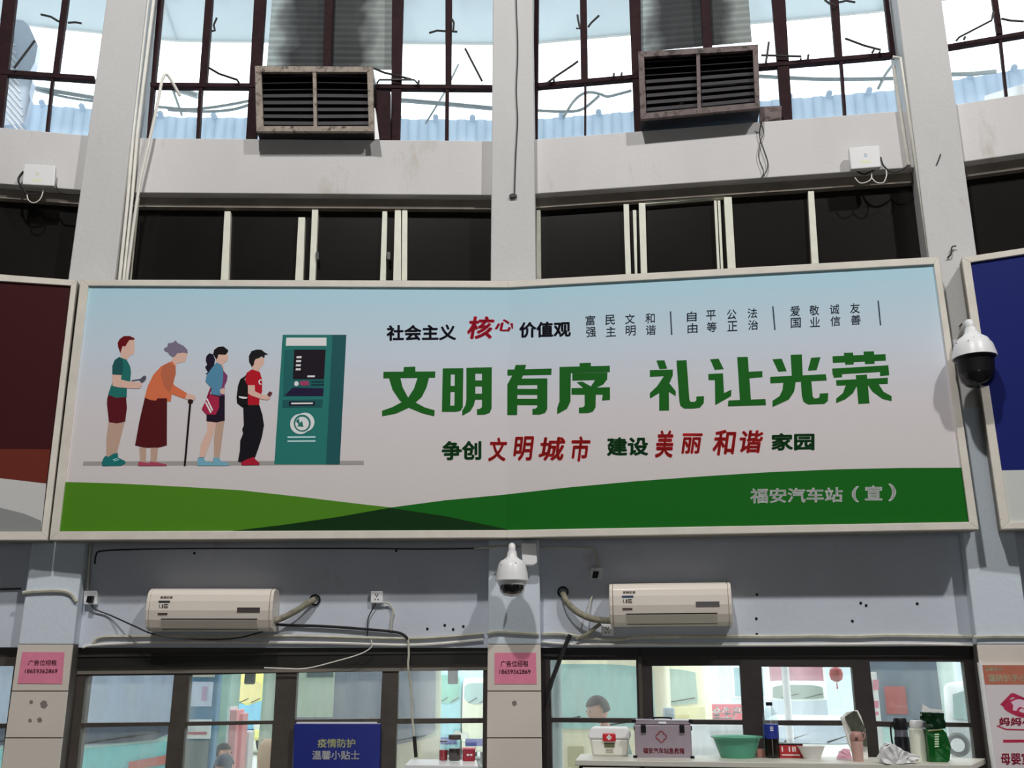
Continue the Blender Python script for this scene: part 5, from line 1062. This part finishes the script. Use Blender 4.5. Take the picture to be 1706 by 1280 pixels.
# ------------------------------------------------------------------ outside: vehicles, kiosk, people on the forecourt
def LP(mb, name, m, root, **k):
    o = mb.build(name, m, None, **k); o.parent = root; return o
M_tyre = mat('tyre', (.03, .03, .03, 1), .8); M_lamp = pm('headlamp', 225, 225, 220, .1, gain=1.0); M_rubber = mat('grey_rubber', (.12, .12, .12, 1), .7)
def vehicle(name, label, cat, x0, x1, Y, zr, zwb, zwt, body, lower, glass, L=6, hood=0.0, curve=.12, mirrors=True, wsx=(.06, .94), group=None, yaw=0.0):
    a = hitY(x0, 1180, Y); b = hitY(x1, 1180, Y); W = (b.x-a.x)/math.cos(math.radians(yaw)); rt = thing(name, label, cat, ((a.x+b.x)/2, Y, 0), math.radians(yaw), group=group)
    mB = mat(name+'_body_%d' % int(Y*100+x0), body, .35); mLo = mat(name+'_lower_%d' % int(Y*100+x0), lower, .35)
    mG = mat(name+'_glass_%d' % int(Y*100+x0), glass, .18)
    h = W/2
    if hood:
        prof = [(0, .25), (0, .62), (.1, zwb*.86), (hood, zwb), (hood+.55, zwt), (hood+.75, zr), (L*.8, zr), (L-.1, zwb), (L, .7), (L, .25)]
    else:
        prof = [(0, .3), (0, zwb), (.1, zr-.18), (.28, zr), (L-.1, zr), (L, zr-.2), (L, .3)]
    LP(MB().prism([Vector((-h, y, z)) for y, z in prof], Vector((W, 0, 0))), 'body', mB, rt, bevel=.07, smooth=True, seg=3)
    yb = -.012
    lo = MB(); lo.prism([Vector((-h+.01, yb, .35)), Vector((h-.01, yb, .35)), Vector((h-.01, yb, min(zwb, .95 if hood else zwb)-.03+(.0 if hood else curve))), Vector((0, yb-.0, min(zwb, .95 if hood else zwb)-.03)), Vector((-h+.01, yb, min(zwb, .95 if hood else zwb)-.03+(.0 if hood else curve)))], Vector((0, .03, 0)))
    if not hood: LP(lo, 'front_panel', mLo, rt, bevel=.01)
    else: lo.bm.free()
    # windscreen, following the rake
    def ys(z):
        if hood: return hood+.55*(z-zwb)/(zwt-zwb)-.02
        return .1*(z-zwb)/(zr-.18-zwb)-.025
    n = 10; pts = []
    for i in range(n+1):
        t = i/n; x = -h+W*(wsx[0]+(wsx[1]-wsx[0])*t); z = zwb+.02+curve*abs(2*t-1)**3; pts.append(Vector((x, ys(z), z)))
    for i in range(n+1):
        t = 1-i/n; x = -h+W*(wsx[0]+(wsx[1]-wsx[0])*t)*1.0; x *= (.94 if hood else .98); z = zwt-.06*abs(2*t-1)**4; pts.append(Vector((x, ys(z), z)))
    LP(MB().prism(pts, Vector((0, .03, 0))), 'windscreen', mG, rt)
    for s_ in (-.28, .12):
        LP(MB().tube([Vector((s_*W, ys(zwb+.04)-.02, zwb+.04)), Vector((s_*W+.3*W, ys(zwb+.16)-.02, zwb+.14))], .008, 6), 'wiper', M_black, rt)
    for s_ in (-1, 1):
        LP(MB().lathe((s_*h*.78, -.03, .62), [(.09, 0), (.09, .05)], 14, (0, 1, 0)), 'headlight', M_lamp, rt)
        for yw in (.9 if not hood else .7, L-1.0):
            LP(MB().lathe((s_*(h-.12)-.11, yw, .32 if hood else .42), [(.2, 0), (.32 if hood else .42, .01), (.32 if hood else .42, .21), (.2, .22)], 20, (1, 0, 0)), 'wheel', M_tyre, rt, smooth=True)
        if mirrors:
            mz = zwb+.1 if hood else (zwt+zwb)/2
            LP(MB().tube([Vector((s_*h*.98, .1+ (hood and hood), mz+.1)), Vector((s_*(h+.1), .0+(hood and hood), mz+.05))], .015, 6), 'mirror_arm', M_black, rt)
            LP(MB().box((s_*(h+.13), -.02+(hood and hood), mz-.03), (.12, .07, .22 if not hood else .12)), 'mirror', M_rubber, rt, bevel=.02)
    LP(MB().box((0, -.03, .45), (W*.98, .1, .2)), 'bumper', mB if not hood else M_rubber, rt, bevel=.03)
    LP(MB().box((0, -.09, .5), (.44, .02, .14)), 'number_plate', M_lblue, rt)
    return rt, W, h, ys
E_ = lambda r, g, b, k=1.15: rgb(r, g, b, k)
busA, W_, h_, ysA = vehicle('coach', 'teal coach seen through the first left bay window', 'bus', -110, 288, 10.0, 3.1, 1.15, 2.75, E_(190, 215, 205), E_(132, 196, 194), rgb(176, 186, 202), 9, curve=.09, wsx=(.03, .955), yaw=15)  # pale glass colour paints in the windscreen's bright reflection
LP(MB().prism([Vector((h_*.62, -.04, 1.02)), Vector((h_*.93, -.04, 1.08)), Vector((h_*.93, -.04, 1.0)), Vector((h_*.62, -.04, .94))], Vector((0, .01, 0))), 'stripe', pm('bus_stripe_red', 200, 120, 110, .4, gain=1.0), busA)
LP(MB().lathe((h_+.22, -.25, 2.0), [(.001, -.02), (.10, -.015), (.11, 0), (.10, .015), (.001, .02)], 20, (0, 1, .2)), 'round_mirror', pm('mirror_taupe', 150, 140, 132, .4), busA, smooth=True)
LP(MB().prism([Vector((-h_*.93, ysA(1.2)-.012, 1.25)), Vector((-h_*.5, ysA(1.2)-.012, 1.19)), Vector((h_*.5, ysA(1.2)-.012, 1.19)), Vector((h_*.8, ysA(1.2)-.012, 1.215)), Vector((h_*.9, ysA(1.25)-.012, 1.27)), Vector((h_*.9, ysA(1.4)-.012, 1.37)), Vector((-h_*.93, ysA(1.4)-.012, 1.35))], Vector((0, .008, 0))), 'painted_windscreen_dark', mat('painted_glass_dark', rgb(84, 90, 102), .4), busA)  # dark lower windscreen painted on, below the reflection put into the glass colour
busB, W_, h_, ysB = vehicle('coach', 'pale coach with beige front behind the blue epidemic sign', 'bus', 436, 734, 12.0, 3.0, 1.02, 2.7, E_(212, 220, 205), E_(212, 202, 182), rgb(142, 146, 158), 9, curve=.16, wsx=(.08, .97), yaw=5)
LP(MB().box((-h_*.42, ysB(1.9)-.02, 1.75), (.46, .02, .95)), 'sunshade', pm('sunshade_pale', 196, 208, 190, .5, gain=1.1), busB)
LP(MB().box((-h_*.36, ysB(1.9)-.035, 1.86), (.30, .01, .12)), 'sunshade_slot', pm('slot_grey', 110, 122, 122, .5, gain=1.0), busB)
LP(MB().lathe((h_+.12, -.2, 2.0), [(.001, -.02), (.12, -.015), (.13, 0), (.12, .015), (.001, .02)], 20, (0, 1, .2)), 'round_mirror', MT['mirror_taupe'], busB, smooth=True)
vD, W_, h_, _ = vehicle('minibus', 'cream minibus with teal windscreen behind the bending man', 'bus', 812, 1110, 10.8, 2.12, 1.27, 1.93, E_(226, 216, 186), E_(226, 216, 186), rgb(180, 214, 204), 5, curve=.05, wsx=(.04, .93), yaw=-9, mirrors=False)
LP(MB().box((h_*-.02, -.022, 1.02), (.16, .012, .2)), 'painted_lettering', pm('faint_letters', 190, 180, 140, .6, gain=1.0), vD)
vehicle('van', 'pale van with curved windscreen beside the red banner', 'van', 965, 1172, 16.4, 2.25, 1.35, 1.93, E_(230, 222, 190), E_(230, 218, 170), rgb(165, 192, 180), 4.5, curve=.05, yaw=-12, mirrors=False)
vehicle('light_truck', 'small grey white truck cab under the red signboard', 'truck', 1286, 1376, 25, 1.70, 1.28, 1.62, E_(200, 212, 204), E_(170, 182, 192), rgb(118, 134, 122), 4, curve=.03, mirrors=False, yaw=-16)
vehicle('silver_car', 'silver white car low in the third right bay window', 'car', 1262, 1438, 12.0, 1.27, 1.0, 1.22, E_(205, 216, 210), E_(205, 216, 210), rgb(128, 142, 155), 4.2, hood=.9, curve=.02, mirrors=False, yaw=-17)
vE, W_, h_, ysE = vehicle('van', 'van with red sheet inside its dark windscreen', 'van', 1456, 1590, 14, 2.5, 1.12, 2.35, E_(210, 226, 220), E_(190, 218, 212), rgb(104, 114, 128), 4.6, curve=.1, wsx=(.04, .8), yaw=-21, mirrors=False)
LP(MB().box((-h_*.38, ysE(1.5)-.02, 1.5), (.27, .012, .36)), 'red_sheet', pm('red_sheet', 170, 86, 84, .5, gain=1.0), vE)
sv, W_, h_, _ = vehicle('white_car', 'tall white car with spare wheel at the right bay edge', 'car', 1592, 1790, 9.6, 1.75, 1.38, 1.7, E_(225, 236, 230), E_(225, 236, 230), rgb(165, 190, 186), 4, curve=.03, yaw=-25, mirrors=False)
cxx = hitY(1600, 1245, 9.45); LP(MB().lathe((-h_*.86, -.12, cxx.z), [(.001, 0), (.09, 0), (.105, .03), (.105, .08), (.08, .1)], 24, (0, 1, 0)), 'spare_wheel', M_rubber, sv, smooth=True)
LP(MB().lathe((-h_*.86, -.125, cxx.z), [(.001, -.002), (.06, -.002), (.06, .004)], 20, (0, 1, 0)), 'wheel_cover', M_white, sv)
vehicle('minivan', 'small sky blue van right of the pale coach', 'van', 722, 768, 22.5, 1.95, 1.24, 1.85, E_(150, 205, 222), E_(150, 200, 216), rgb(130, 190, 175), 4, mirrors=False)
vehicle('minivan', 'small white van left of the centre pillar', 'van', 770, 817, 22, 1.78, 1.24, 1.68, E_(232, 226, 206), E_(232, 226, 206), rgb(160, 190, 190), 4, mirrors=False)
vehicle('delivery_truck', 'yellow and blue truck far behind the second left window', 'truck', 388, 436, 26, 2.1, 1.15, 1.7, E_(224, 218, 130), E_(120, 178, 205), rgb(220, 205, 140), 5, mirrors=False)
# kiosk
def wbox(px0, px1, Y, z0, z1, d): a = hitY(px0, 1180, Y).x; b = hitY(px1, 1180, Y).x; return ((a+b)/2, Y+d/2, (z0+z1)/2), (b-a, d, z1-z0)
kx = hitY(338, 1200, 9.3).x
ki = thing('notice_kiosk', 'grey blue kiosk with a white poster in the second left window', 'kiosk', (kx, 9.5, 0))
MB().box(*wbox(308, 361, 9.3, 0, 2.5, .12)).build('cabin', pm('kiosk_blue', 96, 132, 158, .5, gain=1.1), ki, bevel=.02)
MB().box(*wbox(317, 351, 9.28, 1.55, 1.76, .03)).build('poster_sheet', pm('kiosk_paper', 196, 206, 222, .5, gain=1.1), ki)
MB().box(*wbox(334, 342, 9.27, 1.6, 1.72, .03)).build('poster_mark', pm('kiosk_mark', 186, 160, 186, .5, gain=1.1), ki)
MB().box(*wbox(308, 353, 9.27, 1.28, 1.44, .03)).build('sign_plate', pm('kiosk_plate', 214, 220, 216, .5, gain=1.1), ki)
MB().box(*wbox(312, 347, 9.26, 1.315, 1.335, .03)).build('red_line', pm('kiosk_red', 176, 96, 104, .5, gain=1.0), ki)
MB().box(*wbox(308, 352, 9.28, 0.05, 1.26, .03)).build('door_panel', pm('kiosk_door', 118, 126, 124, .5, gain=1.0), ki)
MB().box(*wbox(316, 352, 9.27, 1.80, 1.96, .03)).build('top_plate', pm('kiosk_top', 200, 196, 178, .5, gain=1.1), ki)
tag(MB().box(*wbox(364, 383, 11.5, 0, 3.2, .4)).build('concrete_post', pm('post_teal', 178, 205, 196, .6, gain=1.1), None, bevel=.03), 'pale green post right of the grey blue kiosk', 'post')
fc_ = thing('fire_cabinet', 'red and white cabinet beside the pale green post', 'cabinet', (hitY(392, 1190, 11).x, 11.1, 0))
MB().box(*wbox(384, 396, 11, 0, 1.47, .3)).build('red_panel', pm('cabinet_red', 236, 168, 170, .5, gain=1.0), fc_, bevel=.01); MB().box(*wbox(380, 384, 11, 0, 1.5, .3)).build('side_trim', M_white, fc_)
MB().box(*wbox(397, 407, 11.1, 0, 1.43, .2)).build('red_panel', MT['cabinet_red'], fc_, bevel=.01)
tag(MB().box(*wbox(384, 420, 11.35, 0, 1.24, .2)).build('white_barrier', M_white, None, bevel=.02), 'white barrier behind the seated people', 'barrier')
tag(MB().box(*wbox(1150, 1262, 8.9, 0, 1.42, .15)).build('white_partition', pm('partition_white', 232, 236, 232, .4, gain=1.2), None, bevel=.015), 'white partition board behind the metal case and basin', 'partition')
tag(MB().box(*wbox(1108, 1124, 9.6, 0, 1.53, .15)).build('grey_bollard_box', pm('grey_box', 150, 164, 170, .5, gain=1.1), None, bevel=.015), 'narrow grey box left of the red banner', 'box')
tag(MB().tube([Vector((hitY(927, 1180, 8.6).x, 8.6, 0)), Vector((hitY(927, 1180, 8.6).x, 8.6, 4.62))], .045, 14).build('steel_post', pm('post_grey', 150, 162, 160, .5, gain=1.0), None, smooth=True), 'grey steel post at the left edge of the right bay window', 'post')
tag(MB().tube([Vector((hitY(1280, 1150, 9.0).x, 8.4, 0)), Vector((hitY(1280, 1150, 9.0).x, 8.4, 4.62))], .03, 14).build('steel_post', M_white, None, smooth=True), 'white steel post in the third right bay window', 'post')
bn = thing('red_banner', 'red banner with white lettering on the forecourt', 'banner', (hitY(1205, 1190, 22.5).x, 22.5, 0))
MB().box(*wbox(1150, 1266, 22.5, .5, 1.24, .03)).build('cloth', pm('banner_red', 206, 70, 90, .6, gain=1.1), bn)
for x in (1150, 1266): MB().box(*wbox(x-2, x+2, 22.55, 0, 1.3, .05)).build('pole', M_white, bn)
def yq(x0, y0, x1, y1, Y): return [hitY(x0, y0, Y), hitY(x1, y0, Y), hitY(x1, y1, Y), hitY(x0, y1, Y)]
text('安全生产', None, 'b2', 0, M_white, bn, .02, pt=yq(1170, 1177, 1236, 1199, 22.48))
tag(MB().box(*wbox(1290, 1376, 32, 1.3, 2.6, .3)).build('red_signboard', pm('mauve_red', 172, 120, 132, .6, gain=1.0), None), 'faded red signboard above the small truck', 'signboard')
tag(MB().box(*wbox(1286, 1292, 32.32, 0, 2.4, .3)).build('sign_post', M_white), 'white post carrying the faded red signboard', 'post')
tag(MB().box(*wbox(1374, 1380, 32.32, 0, 2.4, .3)).build('sign_post', M_white), 'second white post of the faded red signboard', 'post')
lt = thing('lantern', 'red hanging lantern in the third right bay window', 'lantern', hitY(1393, 1124, 7.4))
p = hitY(1393, 1124, 7.4); MB().lathe(p, [(.015, -.05), (.04, -.035), (.048, 0), (.04, .035), (.015, .05)], 20).build('lantern_body', pm('lantern_red', 206, 84, 84, .5, gain=1.1), lt, smooth=True)
MB().tube([p+UP*.05, Vector((p.x, p.y, 4.63))], .002, 5).build('string', M_cable, lt)
MB().lathe(p, [(.006, -.1), (.003, -.05)], 8).build('tassel', MT['lantern_red'], lt)
tag(MB().box(*wbox(1451, 1466, 10.5, 0, 1.85, .02)).build('vertical_banner', pm('banner_white', 225, 224, 220, .5, gain=1.1), None), 'white vertical banner left of the van with the red sheet', 'banner')
vb = bpy.data.objects['vertical_banner']
for y0, y1 in ((1133, 1150), (1168, 1180), (1186, 1192)): MB().prism(yq(1455, y0, 1464, y1, 10.48), Vector((0, .005, 0))).build('banner_mark', pm('banner_pink', 220, 130, 150, .5, gain=1.0), vb)
# far buildings
def building(x0, x1, Y, H, col, lb, rows, cols):
    a, b = hitY(x0, 1180, Y).x, hitY(x1, 1180, Y).x; rt = thing('building', lb, 'building', ((a+b)/2, Y, 0))
    MB().box(((a+b)/2, Y+3, H/2), (b-a, 6, H)).build('walls', mat('facade_%d' % x0, col, .8, var=.05), rt)
    MB().box(((a+b)/2, Y+3, H+.15), (b-a+.4, 6.4, .3)).build('roof_slab', M_slab, rt)
    for r in range(rows):
        for c in range(cols):
            cx = a+(b-a)*(c+.5)/cols; cz = .7+r*3.0+.9
            w_ = MB().box((cx, Y-.02, cz), ((b-a)/cols*.55, .08, 1.3)).build('window', M_white, rt)
            MB().box((cx, Y-.05, cz), ((b-a)/cols*.49, .06, 1.16)).build('pane', pm('far_glass', 150, 185, 190, .2, gain=1.0), w_)
building(-150, 520, 46, 7.2, rgb(214, 212, 190, 1.2), 'pale yellow building far behind the left bay coaches', 2, 7)
building(640, 1020, 50, 6.6, rgb(190, 214, 208, 1.2), 'pale green building far behind the centre pillar', 2, 5)
building(1100, 1800, 44, 6.9, rgb(198, 210, 216, 1.2), 'pale grey blue building far behind the right bay', 2, 7)

def skin(name, V_, E2, R_, m, root, extra=None, lvl=2):
    me = bpy.data.meshes.new(name); me.from_pydata(V_, E2, []); o = bpy.data.objects.new(name, me); COL.objects.link(o)
    o.modifiers.new('skin', 'SKIN').use_smooth_shade = True
    lay = me.skin_vertices[0] if me.skin_vertices else None
    if lay is None:
        bpy.context.view_layer.update(); lay = me.skin_vertices[0] if me.skin_vertices else None
    for i, r in enumerate(R_): lay.data[i].radius = (r, r*(.8 if i < 4 else 1)); lay.data[i].use_root = (i == 0)
    o.modifiers.new('sub', 'SUBSURF').levels = lvl
    dg = bpy.context.evaluated_depsgraph_get(); em = bpy.data.meshes.new_from_object(o.evaluated_get(dg))
    COL.objects.unlink(o); bpy.data.objects.remove(o)
    if extra:
        bm = bmesh.new(); bm.from_mesh(em); extra(bm); bm.to_mesh(em); bm.free()
    for p in em.polygons: p.use_smooth = True
    ob = bpy.data.objects.new(name, em); COL.objects.link(ob); em.materials.append(m); ob.parent = root; return ob
def head_geo(c, r, yaw, tilt):
    def f(bm):
        M = Matrix.Translation(c) @ Matrix.Rotation(yaw, 4, 'Z') @ Matrix.Rotation(tilt, 4, 'X')
        res = bmesh.ops.create_uvsphere(bm, u_segments=20, v_segments=14, radius=r)
        for v in res['verts']:
            x, y, z = v.co; x *= .78; y *= .95; z *= 1.12
            if z < 0: x *= 1+z/r*.22; y *= 1+z/r*.12
            if y < -.6*r and abs(x) < .2*r and -.3*r < z < .15*r: y -= .16*r
            v.co = M @ Vector((x, y, z))
        for sx in (-1, 1):
            e = bmesh.ops.create_uvsphere(bm, u_segments=8, v_segments=6, radius=.2*r)
            for v in e['verts']: v.co = M @ (Vector((v.co.x*.5, v.co.y, v.co.z*1.3)) + Vector((sx*.79*r, .05*r, -.05*r)))
    return f
M_skin = pm('skin_tone', 196, 150, 130, .6, gain=1.1)
def person(label, x, Y, H, seated, facing, hair, shirt, trousers, lean=0.0, longhair=False, hyaw=0.0):
    base = hitY(x, 1200, Y); base.z = 0
    s = H/1.7; rt = thing('person', label, 'person', base, facing)
    if seated: hz = .50; 
    else: hz = .90*s
    cl, sl = math.cos(lean), math.sin(lean)
    def T_(dz, dy=0, dx=0): return (dx*s, (dy*cl - dz*sl)*s, hz+(dz*cl + dy*sl)*s)
    neck = T_(.56); chest = T_(.38); belly = T_(.18); hip = (0, 0, hz); hb = T_(.62)
    Vv = [hip, belly, chest, neck, hb]; Ee = [(0, 1), (1, 2), (2, 3), (3, 4)]; Rr = [.125*s, .12*s, .135*s, .055*s, .052*s]
    def add(p, par, r): Vv.append(p); Ee.append((par, len(Vv)-1)); Rr.append(r); return len(Vv)-1
    for sx in (-1, 1):
        a = add(T_(.48, 0, sx*.17), 2, .055*s)
        if seated: b = add(T_(.24, -.08, sx*.23), a, .045*s); c = add((sx*.14*s, -.38*s, hz+.10), b, .034*s); d = add((sx*.12*s, -.46*s, hz+.09), c, .028*s)
        else: b = add(T_(.22, -.03, sx*.22), a, .045*s); c = add((sx*.21*s, -.16*s-sl*.3, hz+.0*s), b, .034*s); d = add((sx*.19*s, -.22*s-sl*.3, hz-.07*s), c, .028*s)
        if seated: k1 = add((sx*.10*s, -.05, hz-.0), 0, .085*s); kn = add((sx*.11*s, -.42*s, hz-.02), k1, .065*s); an = add((sx*.11*s, -.40*s, .09), kn, .042*s); ft = add((sx*.12*s, -.56*s, .04), an, .035*s)
        else: k1 = add((sx*.10*s, 0, hz-.08*s), 0, .085*s); kn = add((sx*.10*s, -.02, .48*s), k1, .06*s); an = add((sx*.10*s, .02, .09), kn, .042*s); ft = add((sx*.11*s, -.13, .035), an, .035*s)
    hc = Vector(T_(.73)); skin('body', Vv, Ee, Rr, M_skin, rt, head_geo(hc, .105*s, hyaw, lean*.6), 1)
    # clothes: slightly larger skins over trunk and arms, hips and legs
    idx = {}
    def sub(keep, grow, name, m, cutlast=None):
        mp = {}; vv = []; rr = []
        for i in keep: mp[i] = len(vv); vv.append(Vv[i]); rr.append(Rr[i]+grow)
        ee = [(mp[a], mp[b]) for a, b in Ee if a in mp and b in mp]
        return skin(name, vv, ee, rr, m, rt, None, 1)
    per = 8
    L0, R0 = 5, 5+per
    sub([0, 1, 2, L0, L0+1, L0+2, R0, R0+1, R0+2], .014, 'shirt', mat('shirt_'+label[:12].replace(' ', '_'), shirt, .8))
    sub([0, L0+4, L0+5, L0+6, R0+4, R0+5, R0+6], .014, 'trousers', mat('trousers_'+label[:12].replace(' ', '_'), trousers, .8))
    for o_ in (L0+7, R0+7):
        p = Vector(Vv[o_]); LP(MB().box((p.x, p.y+.02, .035), (.09*s, .26*s, .07)), 'shoe', M_black, rt, bevel=.02)
    bm = MB(); bmesh.ops.create_uvsphere(bm.bm, u_segments=20, v_segments=14, radius=.118*s)
    M = Matrix.Translation(hc) @ Matrix.Rotation(hyaw, 4, 'Z') @ Matrix.Rotation(lean*.6, 4, 'X')
    for v in list(bm.bm.verts):
        if v.co.z < (-.02*s if v.co.y > -.02*s else .045*s) and not (longhair and v.co.y > .02*s): pass
    kill = [v for v in bm.bm.verts if (v.co.y < -.01*s and v.co.z < .045*s) or (v.co.z < (-.11*s if longhair else -.05*s))]
    bmesh.ops.delete(bm.bm, geom=kill, context='VERTS')
    for v in bm.bm.verts:
        v.co.x *= .82; v.co.z *= 1.1
        if longhair and v.co.z < 0: v.co.z *= 2.2; v.co.y += .02*s
        v.co = M @ v.co
    LP(bm, 'hair', hair, rt, smooth=True)
    e = MB()
    for sx in (-1, 1):
        e.lathe(M @ Vector((sx*.035*s, -.093*s, .012*s)), [(.001, 0), (.009*s, .002), (.001, .008)], 8, M.to_3x3() @ Vector((0, -1, 0)))
    LP(e, 'eyes', M_black, rt)
    LP(MB().box(M @ Vector((0, -.094*s, -.055*s)), (.035*s, .008, .007)), 'mouth', pm('lips', 160, 90, 84, .5, gain=1.0), rt)
    return rt
Hb = mat('black_hair', (.02, .018, .02, 1), .6); Hg = mat('brown_grey_hair', rgb(70, 62, 60), .7); Hl = mat('light_brown_hair', rgb(190, 158, 128), .7)
person('man with short hair bending forward in front of the cream minibus', 1048, 9.4, 1.66, False, math.radians(-68), Hg, rgb(90, 110, 100, 1.2), rgb(50, 54, 60), lean=.45)
bench = thing('bench', 'metal waiting bench under the seated people outside', 'bench', (hitY(410, 1200, 10.4).x, 10.5, 0))
bx0, bx1 = hitY(352, 1200, 10.4).x, hitY(480, 1200, 10.4).x
MB().box(((bx0+bx1)/2, 10.5, .36), (bx1-bx0, .4, .04)).build('seat', M_chrome, bench, bevel=.01)
for x_ in (bx0+.08, bx1-.08): MB().box((x_, 10.5, .17), (.05, .34, .34)).build('leg', M_chrome, bench)
person('seated person with short black hair and magenta top', 376, 10.42, 1.34, True, 0.0, Hb, rgb(190, 70, 120, 1.2), rgb(60, 60, 70), hyaw=1.2)
person('seated person with long light brown hair', 450, 10.42, 1.42, True, 0.0, Hl, rgb(214, 206, 210, 1.2), rgb(90, 90, 100), longhair=True, hyaw=2.4)
person('person in dark blue with black hair just outside the second left window', 334, 7.9, 1.3, False, math.radians(160), mat('blue_black_hair', rgb(52, 62, 80), .7), rgb(70, 84, 110, 1.1), rgb(40, 44, 54), lean=.65)
